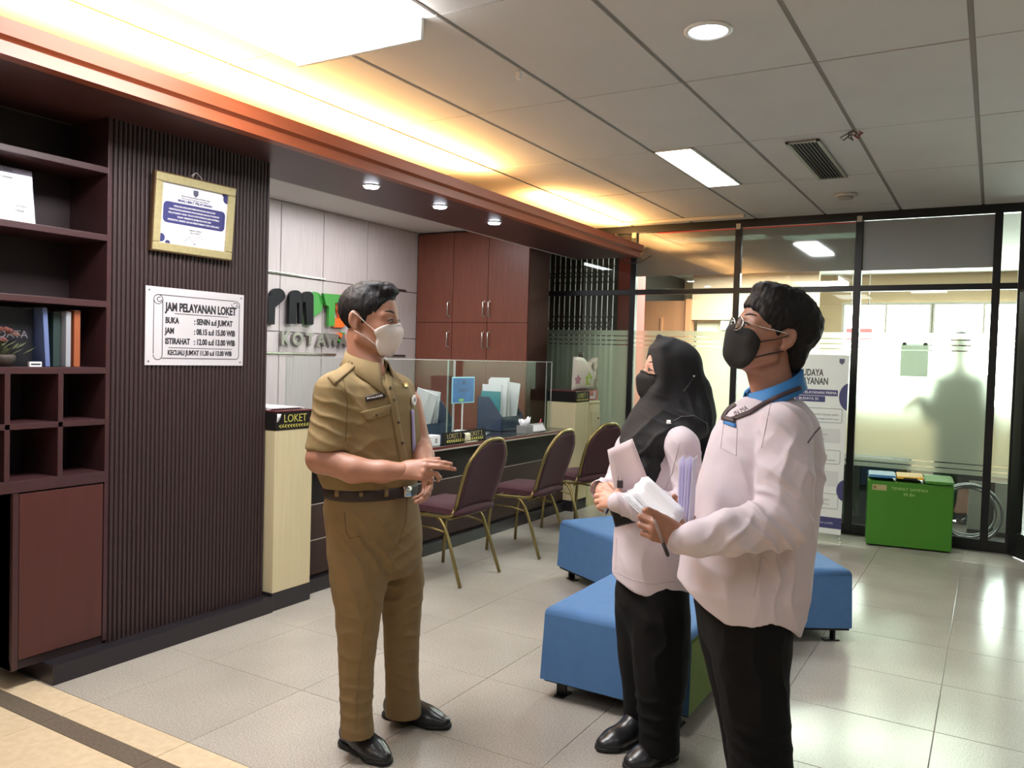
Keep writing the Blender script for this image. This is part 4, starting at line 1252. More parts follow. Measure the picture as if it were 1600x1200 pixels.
    seam('crease', tb, [(578, 880), (572, 960), (560, 1060), (556, 1140)], .0012, M_KHAKI2, tr)
    seam('fly_seam', tb, [(636, 778), (634, 815), (622, 850)], .0013, M_KD, tr)
    shoes(P, [((537, 1160), (606, 1196), 0), ((600, 1117), (702, 1139), 0)], t)
    return t
man_khaki()

# ===== the woman in the black headscarf
def woman():
    P = Pose(3.0)
    t = thing('person', 'person in black headscarf, black mask and white blouse holding papers', 'person', (-1.05, 2.84, 0))
    F = -SCR_R * .97 + SCR_T * .10 + UPZ * .16
    H = Head(P(1046, 586, .0), F, U=UPZ + SCR_R * .16, sc=.93)
    B = Body(); H.skull(B); B.cone(H.p(-.03, 0, -.055), P(1052, 680), .046, .055, .02)
    A = Body(); A.chain([P(1060, 695, .16), P(1078, 783, .20), P(1020, 792, .25), P(972, 786, .26)], [.045, .042, .036, .026], .02)
    A2 = Body(); A2.chain([P(990, 695, -.14), P(962, 760, -.08), P(941, 768, .05)], [.042, .038, .026], .02)
    Hr = Body(); w = P(940, 763, .04); hand(Hr, w, P(961, 790, .13) - w, -SCR_R * .75 + SCR_T * .65 + UPZ * .1, 1, .95, curl=(.35, .4, .5, .6), thumb=SCR_R * .8 + UPZ * .3 + SCR_T * .4)
    Hl = Body(); w = P(972, 786, .26); hand(Hl, w, P(945, 779, .22) - w, SCR_T * .8 + UPZ * .4, -1, .92, curl=(.5, .6, .7, .8))
    B2 = Body(); B2.stack(P.rings([(1000, 985, 1060), (850, 985, 1065), (720, 990, 1078), (680, 1010, 1078)], 1.1), k=.01)
    head = B.mesh(.0036); hbv = head.bvh()
    merge(head, A.mesh(.005), A2.mesh(.005), Hr.mesh(.0028), Hl.mesh(.0028), B2.mesh(.012)).obj('body', M_SKIN2, t)
    H.eyes(t, (44, 32, 28)); H.brows(t, M_BROW, .0036)
    mk = obj('face_mask', mask_mesh(H, [(.100, -.006), (.130, -.020), (.136, -.038), (.122, -.082), (.108, -.104), (.070, -.122)], [(.062, .055, -.014), (.030, .068, -.030), (.024, .066, -.060), (.024, .062, -.085), (.05, .030, -.116)], .014, hbv), M_MASKB, t)
    bm = bmesh.new(); tube(bm, [hug(hbv, H.p(*q), .0065) for q in dense((.060, .056, -.016), (.09, .034, -.014), (.108, 0, -.012), (.09, -.034, -.014), (.060, -.056, -.016))], .002, 6); obj('nose_clip', bm, M_MASKB, mk)
    # headscarf
    S = Body()
    H.e(S, (-.012, 0, .038), (.112, .094, .108), .01)
    H.e(S, (-.03, 0, -.02), (.095, .090, .10), .03)
    H.c_(S, (.055, 0, .118), (.072, 0, .140), .045, .012, .035)
    for y in (-1, 1): H.c_(S, (.062, .045 * y, .09), (.040, .073 * y, -.05), .022, .024, .03); 
    H.c_(S, (.035, .05, -.09), (.035, -.05, -.09), .05, .05, .03)
    S.stack(P.rings([(760, 1000, 1030, .14, .4), (735, 985, 1036, .12, .8), (710, 972, 1055, .06, 1.0), (690, 968, 1085, .02, 1.15), (672, 972, 1104, 0, 1.15), (650, 984, 1110, 0, 1.0), (625, 1000, 1108, 0, .85), (600, 1012, 1098, 0, .8)]), k=.02, n=2.2)
    S.chain([P(1078, 585, .0), P(1096, 615, .0), P(1100, 650, .0), P(1098, 692, -.02)], [.045, .05, .055, .05], .03, flat=(SCR_R, .6))
    H.e(S, (.150, 0, .004), (.090, .060, .076), .006, '-'); H.e(S, (.155, 0, -.05), (.095, .066, .062), .006, '-')
    sc = S.mesh(.0052, smooth=1).folds([(P(1000, 680, .15), SCR_R * .7 - UPZ * .7, .05, .008, .10), (P(1070, 650, .18), SCR_R * .5 + UPZ * .9, .055, .007, .09), (P(1010, 720, .16), SCR_R * .9 + UPZ * .4, .035, .006, .06), (P(1095, 640, .08), SCR_R + UPZ * .2, .04, .006, .08), (P(1040, 640, .14), UPZ + SCR_R * .6, .045, .005, .07)], base=.0025, seed=6)
    hj = sc.obj('headscarf', M_HIJAB, t); hb = sc.bvh()
    patch('scarf_pin', hb, [(1041, 657), (1049, 657), (1049, 663), (1041, 663)], M_CHROME, hj, 4, 4, .004, .003)
    patch('back_pin', hb, [(1082, 586), (1085, 586), (1085, 589), (1082, 589)], M_CHROME, hj, 3, 3, .003, .003)
    seam('scarf_edge', hb, [(1083, 590), (1075, 602), (1068, 612)], .0022, mat('scarf_edge', (70, 72, 80), .7), hj)
    seam('scarf_hem', hb, [(1050, 660), (1065, 651), (1085, 650), (1105, 662)], .0022, mat('scarf_edge', (70, 72, 80), .7), hj)
    # blouse
    S = Body()
    S.stack(P.rings([(925, 958, 1078), (880, 957, 1080), (840, 959, 1084), (800, 964, 1088), (760, 970, 1092), (720, 976, 1094), (695, 985, 1092), (675, 1000, 1084), (660, 1016, 1072)], 1.12), k=.01, n=2.25)
    S.chain([P(1050, 678, .10), P(1066, 698, .17), P(1082, 785, .205), P(1030, 795, .25), P(990, 791, .262), P(966, 785, .262)], [.055, .062, .056, .054, .046, .037], .012, first=.022)
    S.chain([P(1000, 678, -.10), P(985, 700, -.15), P(960, 762, -.09), P(938, 765, .035)], [.052, .055, .046, .040], .022)
    hemx = [SCR_R @ (P(x, 915)) for x in (940, 958, 985, 1020, 1050, 1068, 1090)]; hemz = [P(1000, y)[2] for y in (896, 899, 911, 918, 915, 909, 905)]
    S.add(lambda Q: np.interp(Q @ SCR_R, hemx, hemz) - Q[..., 2], [-9] * 3, [9] * 3, 0, '&')
    S.cone(P(920, 766, .10), P(936, 765, .04), .034, .030, .004, mode='-')
    sh = S.mesh(.0055, smooth=1).folds([(P(1075, 740, .22), UPZ * .8 + SCR_R * .7, .05, .007, .09), (P(1030, 795, .28), SCR_R + UPZ * .5, .045, .009, .09), (P(985, 790, .28), SCR_R + UPZ * .2, .03, .008, .05), (P(1000, 860, .2), SCR_R + UPZ * .25, .07, .005, (.12, .12, .10)),
                                        (P(950, 750, 0), UPZ + SCR_R * .2, .03, .006, .06)], base=.003, seed=8)
    bl = sh.obj('blouse', M_WSHIRT, t); bb = sh.bvh()
    seam('sleeve_seam', bb, [(1062, 690), (1050, 740), (1035, 770)], .0014, mat('shirt_seam', (196, 182, 186), .8), bl)
    seam('hem_stitch', bb, [(960, 893), (990, 906), (1020, 912), (1055, 909)], .0012, mat('shirt_seam', (196, 182, 186), .8), bl)
    seam('front_stitch', bb, [(964, 840), (962, 890)], .0012, mat('shirt_seam', (196, 182, 186), .8), bl)
    # trousers and shoes
    legs(P, [(890, 990, 1066, .05), (920, 986, 1076, .06), (960, 985, 1079, .07), (1020, 988, 1078, .075), (1080, 994, 1070, .08), (1140, 998, 1062, .085), (1172, 998, 1062, .09)],
         [(890, 968, 1045, -.04), (920, 962, 1045, -.05), (960, 961, 1045, -.06), (1020, 966, 1042, -.07), (1080, 972, 1038, -.08), (1120, 974, 1030, -.085), (1146, 976, 1022, -.085)],
         [(1010, 990, 1055), (980, 975, 1070), (940, 964, 1074), (880, 970, 1070)], M_BLACKC, t,
         [(P(1030, 1000, .15), SCR_R + UPZ * .2, .08, .004, (.15, .15, .25)), (P(1020, 1120, .15), UPZ, .06, .007, (.12, .12, .08))], ratio=1.1, pr=1.1)
    shoes(P, [((1052, 1183), (980, 1203), 0), ((1010, 1157), (936, 1173), 0)], t)
    return t
woman()

# ===== the man in the white shirt with the blue collar
def man_white():
    P = Pose(2.52)
    t = thing('person', 'person in loose white shirt with blue collar, black mask and glasses, seen from the side', 'person', (-.66, 2.56, 0))
    ta = math.radians(19)
    F = -SCR_R * math.cos(ta) + UPZ * math.sin(ta) + SCR_T * .05
    H = Head(P(1203, 527, .0), F, U=UPZ * math.cos(ta) + SCR_R * math.sin(ta), sc=1.06)
    B = Body(); H.skull(B)
    B.cone(H.p(-.03, 0, -.055), P(1214, 640, .0), .050, .058, .015); B.cone(H.p(.005, 0, -.085), P(1204, 630, .0), .040, .05, .012)
    A = Body(); A.chain([P(1222, 665, .18), P(1222, 815, .24), P(1130, 838, .27), P(1055, 842, .275)], [.055, .05, .042, .028], .02)
    A2 = Body(); A2.chain([P(1190, 665, -.19), P(1150, 800, -.22), P(1085, 822, -.06)], [.052, .046, .03], .02)
    Hl = Body(); w = P(1064, 842, .275); hand(Hl, w, P(1030, 826, .285) - w, SCR_T * .9 + UPZ * .15, -1, 1.05, curl=(1.0, 1.05, 1.1, 1.15), thumb=-SCR_R * .75 + UPZ * .55 + SCR_T * .25, thumb_curl=.35)
    Hr = Body(); w = P(1085, 822, -.06); hand(Hr, w, P(1060, 812, .02) - w, -UPZ * .6 - SCR_T * .6, 1, 1.0, curl=(.4, .45, .5, .5))
    B2 = Body(); B2.stack(P.rings([(1150, 1140, 1225), (1000, 1110, 1225), (850, 1105, 1240), (700, 1130, 1260), (640, 1160, 1245)], 1.1), k=.01)
    head = B.mesh(.0036); hbv = head.bvh()
    merge(head, A.mesh(.005), A2.mesh(.005), Hl.mesh(.0028), Hr.mesh(.0028), B2.mesh(.012)).obj('body', M_SKIN3, t)
    H.eyes(t, (40, 28, 24)); H.brows(t, M_BROW)
    hair_cap(H, ((-.014, 0, .060), (.118, .088, .100)),
             [((.118, 0, -.034), (.082, .2, .094), .008), ((.025, 0, -.120), (.100, .2, .083), .015), ((-.020, .09, -.002), (.026, .03, .036), .004), ((-.020, -.09, -.002), (.026, .03, .036), .004)],
             extra=[((.042, 0, .122), (.055, .062, .028), .02), ((-.07, 0, .055), (.062, .078, .07), .02), ((-.09, 0, -.03), (.03, .055, .05), .02)], amp=.0032, st=(70, 70, 34), seed=11).obj('hair', M_HAIR, t)
    mk = obj('face_mask', mask_mesh(H, [(.104, .000), (.128, -.006), (.134, -.022), (.122, -.076), (.113, -.104), (.072, -.124)], [(.074, .048, -.006), (.046, .0675, -.028), (.040, .064, -.052), (.040, .060, -.080), (.058, .030, -.120)], .012, hbv), M_MASKB, t)
    for y in (-1, 1):
        bm = bmesh.new(); tube(bm, [hug(hbv, H.p(*q), .002) for q in dense((.047, .0675 * y, -.032), (.012, .0755 * y, -.012), (-.02, .088 * y, .012))], .0021, 6)
        tube(bm, [hug(hbv, H.p(*q), .002) for q in dense((.042, .061 * y, -.078), (.010, .072 * y, -.054), (-.022, .087 * y, -.034))], .0021, 6); obj('ear_loop', bm, mat('loop_brown', (44, 30, 30), .7), mk)
    # glasses
    g = thingless('glasses', t)
    for y in (-1, 1):
        bm = bmesh.new(); tube(bm, [H.p(.122 - .010 * abs(math.cos(2 * PI * i / 24)) - .004, (.036 + .025 * math.cos(2 * PI * i / 24)) * y, -.002 + .021 * math.sin(2 * PI * i / 24)) for i in range(24)], .0013, 6, closed=True); obj('rim', bm, M_CHROME, g)
        bm = bmesh.new(); bm.faces.new([bm.verts.new(H.p(.117 - .006 * abs(math.cos(2 * PI * i / 20)), (.036 + .0245 * math.cos(2 * PI * i / 20)) * y, -.002 + .0205 * math.sin(2 * PI * i / 20))) for i in range(20)])
        ext = bmesh.ops.extrude_face_region(bm, geom=list(bm.faces)); bmesh.ops.translate(bm, vec=Vector(H.R[0] * .0012), verts=[v for v in ext['geom'] if isinstance(v, bmesh.types.BMVert)]); obj('lens', bm, glass_mat('lens', (238, 240, 240), .10), g)
        bm = bmesh.new(); tube(bm, [H.p(*q) for q in ((.112, .061 * y, .008), (.06, .074 * y, .008), (-.01, .082 * y, .016), (-.03, .088 * y, .004))], .0014, 6); obj('temple', bm, M_CHROME, g)
    bm = bmesh.new(); tube(bm, [H.p(*q) for q in ((.118, .012, .003), (.123, 0, .007), (.118, -.012, .003))], .0014, 6); obj('bridge', bm, M_CHROME, g)
    # shirt
    S = Body()
    S.stack(P.rings([(990, 1078, 1240), (950, 1068, 1252), (910, 1062, 1260), (870, 1068, 1263), (830, 1079, 1267), (790, 1088, 1272), (750, 1096, 1278), (710, 1106, 1281), (680, 1115, 1279), (655, 1128, 1274, 0, 1.05), (642, 1138, 1268, 0, .95), (630, 1152, 1258, 0, .85), (622, 1164, 1250, 0, .8)], 1.12), k=.01, n=2.25)
    S.chain([P(1222, 655, .09), P(1226, 672, .18), P(1226, 745, .235), P(1222, 815, .265), P(1140, 832, .295), P(1090, 842, .29), P(1062, 845, .285)], [.055, .076, .080, .082, .066, .052, .038], .010, first=.03)
    S.chain([P(1195, 640, -.10), P(1190, 668, -.18), P(1150, 800, -.20), P(1088, 822, -.06)], [.065, .072, .06, .04], .03)
    hx = [SCR_R @ P(x, 940) for x in (1040, 1062, 1085, 1110, 1150, 1175, 1205, 1238, 1270)]; hz = [P(1160, y)[2] for y in (908, 912, 934, 949, 947, 939, 955, 979, 985)]
    S.add(lambda Q: np.interp(Q @ SCR_R, hx, hz) - Q[..., 2], [-9] * 3, [9] * 3, 0, '&')
    sh = S.mesh(.0055, smooth=1).folds([(P(1200, 760, .32), UPZ * .75 + SCR_R * .65, .06, .008, (.13, .13, .12)), (P(1225, 840, .32), UPZ + SCR_R * .8, .05, .010, .10), (P(1140, 835, .34), SCR_R * .8 - UPZ * .7, .05, .008, .08), (P(1215, 650, .25), SCR_R * .9 + UPZ * .5, .05, .006, .09),
                                        (P(1245, 910, .2), SCR_R + UPZ * .15, .07, .008, (.14, .14, .14)), (P(1120, 920, .2), SCR_R + UPZ * .5, .08, .005, .12), (P(1150, 720, .2), SCR_R + UPZ * .4, .07, .005, .10), (P(1265, 740, .1), UPZ + SCR_R * .3, .07, .006, .10), (P(1185, 690, .3), SCR_R * .8 - UPZ * .5, .045, .006, .08), (P(1240, 720, .32), SCR_R - UPZ * .3, .06, .006, .10)], base=.0035, seed=12)
    st = sh.obj('shirt', M_WSHIRT, t); sb = sh.bvh()
    M_BC = mat('blue_collar', (46, 116, 178), .7); M_LAN = mat('lanyard', (58, 42, 46), .6); M_SS = mat('shirt_seam', (196, 182, 186), .8)
    col = obj('collar', collar(P(1212, 577, .0), -SCR_R + SCR_T * .1, 0, .072, .094, .050, .054, 14, th=.004, point=.045, z_drop=.020, flare=.012), M_BC, st)
    ly = thingless('lanyard', t); cb = bvh_of([st, col])
    def strap(pts, w):
        P2 = []
        for k in range(len(pts) - 1):
            for i in range(8):
                u = i / 8; P2.append((pts[k][0] * (1 - u) + pts[k + 1][0] * u, pts[k][1] * (1 - u) + pts[k + 1][1] * u))
        P2.append(pts[-1]); g = []; 
        for x, y in P2:
            row = []
            for s in (-1, 1):
                r = ray(x + .25 * s * w, y + s * w * .5); hit, nor, _, _ = cb.ray_cast(Vector(CAM), Vector(r))
                if hit is not None: row.append(hit + nor * .003)
            if len(row) == 2: g.append(row)
        bm = bmesh.new(); sheet(bm, g, .0012); return bm
    obj('strap', strap([(1251, 606), (1240, 610), (1222, 617), (1196, 630), (1172, 645), (1143, 656)], 6), M_LAN, ly)
    obj('strap', strap([(1150, 632), (1140, 638), (1132, 648), (1129, 655)], 5), M_LAN, ly)
    patch('card_top', sb, [(1130, 650), (1150, 655), (1150, 662), (1129, 657)], M_LAN, ly, 4, 3, .005, .003)
    patch('pocket_edge', sb, [(1132, 657), (1151, 663), (1150, 669), (1131, 662)], M_BC, st, 4, 3, .003, .002)
    seam('pocket_seam', sb, [(1131, 662), (1126, 700), (1150, 712), (1152, 668)], .0012, M_SS, st)
    hit, nor, _, _ = sb.ray_cast(Vector(CAM), Vector(ray(1160, 646)))
    if hit is not None: text('name_print', 'IN MA', .020, hit + nor * .004, Vector(SCR_R) - nor * nor.dot(Vector(SCR_R)), Vector(UPZ), M_LAN, st, sx=.8)
    seam('back_pleat', sb, [(1281, 668), (1272, 678), (1262, 692)], .0024, mat('pleat_dark', (104, 96, 100), .8), st)
    seam('shoulder_seam', sb, [(1208, 612), (1200, 650), (1190, 700)], .0012, M_SS, st); seam('side_seam', sb, [(1190, 870), (1178, 935)], .0013, M_SS, st)
    c0, c1 = P(1062, 845, .28), P(1090, 842, .28); ax = (c1 - c0) / np.linalg.norm(c1 - c0); u = np.cross(ax, UPZ); u /= np.linalg.norm(u); v = np.cross(ax, u)
    bm = bmesh.new(); cc = c0 + ax * .028; tube(bm, [cc + (u * math.cos(2 * PI * i / 28) + v * math.sin(2 * PI * i / 28)) * .0455 for i in range(28)], .0022, 6, closed=True); obj('cuff_piping', bm, mat('piping_blue', (70, 104, 170), .7), st)
    # trousers and shoes
    legs(P, [(940, 1105, 1238, .07), (1000, 1108, 1234, .08), (1050, 1114, 1231, .085), (1100, 1124, 1232, .09), (1150, 1132, 1234, .09), (1200, 1140, 1237, .095), (1270, 1150, 1238, .10)],
         [(940, 1085, 1215, -.07), (1000, 1094, 1208, -.08), (1050, 1106, 1205, -.085), (1100, 1118, 1205, -.09), (1150, 1128, 1205, -.09), (1200, 1136, 1206, -.095), (1245, 1142, 1206, -.10)],
         [(1060, 1130, 1205), (1030, 1115, 1220), (1000, 1100, 1228), (960, 1092, 1232), (910, 1096, 1234)], M_BLACKC, t,
         [(P(1180, 1050, .2), SCR_R + UPZ * .3, .07, .008, (.15, .15, .2)), (P(1190, 1180, .2), UPZ + SCR_R * .2, .06, .008, (.12, .12, .1))], ratio=1.0, pr=1.1)
    shoes(P, [((1232, 1297), (1120, 1306), 0), ((1202, 1250), (1095, 1258), 0)], t)
    return t
man_white()

# ===== the dark figure behind the frosted glass
def shadow_person():
    P = Pose(7.75); q = P(1490, 700)
    t = thing('person', 'dark blurred person standing behind the frosted glass at the right', 'person', (float(q[0]), float(q[1]), 0))
    H = Head(P(1500, 541), -SCR_R * .6 + SCR_T * .8, sc=1.0)
    B = Body(); H.skull(B); B.cone(H.p(-.02, 0, -.05), P(1500, 575), .06, .07, .03)
    w = P(1432, 618, .22); Hh = Body(); hand(Hh, w, P(1420, 628, .25) - w, UPZ, -1, 1.0)
    w2 = P(1540, 690, .1); hand(Hh, w2, P(1538, 706, .12) - w2, SCR_R, 1, 1.0)
    B2 = Body(); B2.stack(P.rings([(800, 1470, 1530), (650, 1474, 1526), (580, 1480, 1520)], .7), k=.01)
    merge(B.mesh(.005), Hh.mesh(.004), B2.mesh(.014)).obj('body', M_SKIN3, t)
    H.eyes(t); H.brows(t, M_BROW)
    S = Body(); S.stack(P.rings([(730, 1462, 1536), (680, 1460, 1538), (640, 1462, 1537), (610, 1462, 1538), (590, 1468, 1532), (578, 1482, 1518)], .65), k=.01)
    S.chain([P(1466, 592, .0), P(1452, 650, .05), P(1434, 618, .2)], [.06, .055, .042], .03); S.chain([P(1534, 592), P(1544, 650, .02), P(1540, 688, .1)], [.06, .055, .045], .03)
    S.mesh(.009).obj('jacket', mat('dark_jacket', (40, 42, 44), .85), t)
    f = at(1495, 800, 'z', .0); zf = (CAM - 0)[2]
    yb = 600 + 0  # floor line at this distance
    fl = [y for y in range(700, 1000) if P(1495, y)[2] > 0.02][-1]
    legs(P, [(735, 1495, 1538), (780, 1497, 1534), (fl, 1500, 1530)], [(735, 1460, 1502), (780, 1463, 1499), (fl, 1466, 1496)], [(760, 1464, 1534), (720, 1462, 1536)], mat('dark_trousers', (34, 35, 38), .9), t, [], h=.01, pr=.7)
    hair_cap(H, ((-.008, 0, .052), (.108, .083, .093)), [((.118, 0, -.034), (.085, .2, .098), .008), ((.015, 0, -.115), (.098, .2, .083), .015)], h=.006).obj('hair', M_HAIR, t)
    a = P(1515, fl); b = P(1480, fl)
    for c in (a, b):
        u, s = shoe((c[0], c[1] + .05), (c[0] - .08, c[1] - .2)); sh_ = u.obj('shoe', M_LEATHER, t); s.obj('sole', M_SOLE, sh_)
shadow_person()

# ---------------------------------------------------------------- papers and pens in their hands
PW, PM = Pose(3.0), Pose(2.52)
def psheet(name, label, P, quad, ds, m, bend=.01, cat='paper', n=1, grp=None, step=(0, 0, .004), th=.0007):
    q = [P(x, y, d) for (x, y), d in zip(quad, ds)]
    t = thing(name, label, cat, tuple(float(v) for v in sum(q) / 4), 0, grp)
    for k in range(n):
        g = []
        nn = np.cross(q[1] - q[0], q[3] - q[0]); nn /= np.linalg.norm(nn)
        for i in range(7):
            v = i / 6; row = []
            for j in range(6):
                u = j / 5; p = (q[0] * (1 - u) + q[1] * u) * (1 - v) + (q[3] * (1 - u) + q[2] * u) * v
                row.append(p + nn * (bend * math.sin(PI * u) * (1 + .3 * k) - .0045 * k) + (SCR_R * step[0] + UPZ * step[1]) * k)
            g.append(row)
        bm = bmesh.new(); sheet(bm, g, th); obj('sheet', bm, m, t)
    return t
psheet('paper_sheet', 'pale pinkish sheet of paper held upright by the woman in the headscarf', PW, [(949, 703), (988, 685), (1012, 748), (962, 778)], (.20, .21, .215, .215), mat('pink_paper', (226, 208, 210), .6), .012, th=.0012)
t = thing('clip', 'small dark binder clip on the woman\'s pinkish sheet', 'clip', tuple(float(v) for v in PW(968, 757, .218)))
bm = bmesh.new(); m4 = frame_m(PW(964, 752, .220), SCR_R, UPZ); box(bm, 0, .020, -.022, .004, 0, .012, bev=.002, mtx=m4); obj('body', bm, mat('clip_dark', (60, 52, 56), .4), t)
bm = bmesh.new(); tube(bm, [m4 @ Vector(p) for p in ((.003, .004, .006), (.006, .022, .010), (.014, .022, .010), (.017, .004, .006))], .0011, 6); obj('handle', bm, M_CHROME, t)
t = thing('smartphone', 'dark phone held low under the woman\'s cuff', 'phone', tuple(float(v) for v in PW(970, 810, .2)))
m4 = frame_m(PW(961, 824, .225), SCR_R * .9 + UPZ * .25, UPZ); bm = bmesh.new(); box(bm, 0, .072, 0, .11, -.004, .004, bev=.003, mtx=m4); obj('body', bm, mat('phone_dark', (44, 40, 60), .3), t)
bm = bmesh.new(); box(bm, .004, .068, .006, .104, .004, .0046, mtx=m4); obj('screen', bm, mat('phone_screen', (26, 24, 34), .15), t)
def pen(label, P, a, b, da, db, m):
    A, B_ = P(*a, da), P(*b, db); t = thing('pen', label, 'pen', tuple(float(v) for v in (A + B_) / 2))
    d = B_ - A; bm = bmesh.new(); tube(bm, [A, A + d * .06, A + d * .62], [.0035, .0045, .0045], 10); obj('barrel', bm, m, t)
    bm = bmesh.new(); tube(bm, [A + d * .62, A + d * .96, B_], [.0052, .0052, .004], 10); obj('cap', bm, mat('pen_dark', (46, 36, 40), .4), t)
    bm = bmesh.new(); tube(bm, [A - d / np.linalg.norm(d) * .012, A], [.0008, .003], 8); obj('tip', bm, M_CHROME, t)
pen('slim pen poking down out of the hand of the woman in the headscarf', PW, (947, 803), (961, 770), .16, .15, mat('pen_blue', (72, 78, 120), .35))
pen('dark pen gripped in the fist of the man in the white shirt', PM, (1023, 815), (1044, 869), .325, .315, mat('pen_steel', (170, 150, 146), .3, metal=.4))
psheet('paper_bundle', 'bundle of bright white papers spread out towards the man\'s fist', PM, [(988, 764), (1012, 744), (1074, 800), (1046, 826)], (.16, .12, .20, .27), M_PAPER if 'paper' in MATS else mat('paper', (236, 234, 236), .6), .016, 'papers', n=4, step=(-.006, -.004, .004))
psheet('paper_bundle', 'crumpled white papers with grey print lying on the woman\'s forearm', PM, [(976, 772), (998, 752), (1030, 800), (1022, 815)], (.05, .03, .13, .15), mat('paper_print', (206, 206, 210), .6, var=.18, vscale=70, stretch=(1, 1, 3)), .012, 'papers', n=3, step=(-.004, -.006, .004))
t = thing('folded_papers', 'fan of upright folded lilac sheets in the hand of the man in the white shirt', 'papers', tuple(float(v) for v in PM(1074, 760, .16)))
for k in range(5):
    x = 1061 + 5.4 * k; q = [PM(x, 718 - 7 * (k % 2), .13 + .022 * k), PM(x + 7, 711 + 6 * (k % 2), .09 + .022 * k), PM(1072 + 3 * k, 818, .15 + .014 * k), PM(1059 + 4 * k, 800 + 4 * k, .18 + .014 * k)]
    g = []
    for i in range(7):
        v = i / 6; g.append([(q[0] * (1 - u) + q[1] * u) * (1 - v) + (q[3] * (1 - u) + q[2] * u) * v + SCR_T * .003 * math.sin(PI * u) for u in np.linspace(0, 1, 5)])
    bm = bmesh.new(); sheet(bm, g, .001); obj('sheet', bm, mat('lilac_paper_shaded', (206, 200, 232), .6) if k % 2 else mat('lilac_paper_lit', (224, 220, 238), .6), t)  # alternating tints put shading into the colour of the fanned sheets
# ---------------------------------------------------------------- things in the bookcase
M_PAPER = mat('paper', (236, 234, 236), 0.6)
M_INK = mat('ink', (44, 42, 48), 0.6)
t = thing('acrylic_plaque', 'bright white certificate in a clear stand on the upper bookcase shelf', 'certificate', (-3.55, 1.75, 1.931))
fr = frame_m((-3.50, 1.50, 1.932), (0, 1, 0), (-.16, 0, 1))
def on(m, u0, u1, v0, v1, w0, w1, bev=0): return bmbox(u0, u1, v0, v1, w0, w1, bev=bev, mtx=m)
obj('backing', on(fr, 0, .425, 0, .235, 0, .004, .002), glass_mat('acrylic', (240, 244, 250), .06, haze=.25, hazecol=(170, 160, 175)), t)
obj('sheet', on(fr, .01, .42, .004, .20, .0045, .0055), M_PAPER, t)
for k, (s, u, v, z) in enumerate((('PIAGAM', .30, .215, .022), ('PENGHARGAAN PELAYANAN', .255, .185, .013), ('KEPALA', .37, .07, .012), ('DINAS', .36, .05, .012))):
    text('lettering', s, z, fr @ Vector((u, v, .006)), (0, 1, 0), (-.16, 0, 1), M_INK, t)
def book(label, y0, y1, z1, x0, m, lean=0.0, word=None):
    b = thing('book', label, 'book', ((x0 - .1), y0, 1.34), 0, 'books beside the flowers')
    mt = Matrix.Translation((0, y0, 1.341)) @ Matrix.Rotation(lean, 4, 'X') @ Matrix.Translation((0, -y0, -1.341))
    obj('cover', bmbox(x0 - .17, x0, y0, y1, 1.341, z1, bev=.002, mtx=mt), m, b)
    obj('pages', bmbox(x0 - .172, x0 - .006, y0 + .003, y1 - .003, z1 - .003, z1 + .0015, mtx=mt), M_PAPER, b)
    if word: text('title', word, .045, (x0 + .001, (y0 + y1) / 2, 1.46), (0, 1, 0), (0, 0, 1), mat('grey_ink', (120, 118, 124), .5), b)
book('broad black binder with grey title behind the flower pot', 1.77, 1.935, 1.585, -3.532, mat('black_board', (26, 26, 32), .4), word='DATA')
book('slim pale blue book leaning beside the black binder', 1.955, 1.975, 1.59, -3.47, mat('pale_blue_board', (96, 112, 156), .45), lean=.06)
book('dark green book between the pale blue and the grey book', 1.998, 2.03, 1.575, -3.49, mat('dark_green_board', (44, 60, 58), .45))
book('grey white book next to the orange book', 2.036, 2.058, 1.58, -3.46, mat('grey_board', (150, 152, 158), .45))
book('orange brown book at the end of the row on the shelf', 2.072, 2.10, 1.588, -3.46, mat('orange_board', (150, 82, 50), .45))
t = thing('flower_pot', 'low dark pot of pink artificial flowers on the bookcase shelf', 'flowers', (-3.53, 1.78, 1.34))
bm = bmesh.new(); lathe(bm, [(.035, 0), (.048, .03), (.05, .045), (.045, .05), (.035, .045)], 20, c=(-3.475, 1.78, 1.341)); obj('pot', bm, mat('pot_dark', (60, 52, 46), .6), t)
rnd = random.Random(3)
mp = [mat('petal_pink', (190, 142, 140), .7), mat('petal_peach', (180, 126, 112), .7), mat('petal_pale', (200, 170, 164), .7)]
bm = bmesh.new()
for i in range(46):
    a = rnd.uniform(0, 2 * PI); r = rnd.uniform(.02, .13); p = Vector((-3.475 + r * math.cos(a) * .3, 1.76 + r * math.sin(a), 1.385 + rnd.uniform(0, .05)))
    d = Vector((math.cos(a) * .5, math.sin(a), .6)).normalized(); e = d.cross(Vector((0, 0, 1))).normalized()
    q = [p - d * .03, p + e * .012, p + d * .03, p - e * .012]
    bm.faces.new([bm.verts.new(x) for x in q])
o = obj('leaves', bm, mat('leaf_dull', (92, 98, 70), .7), t); o['kind'] = 'stuff'
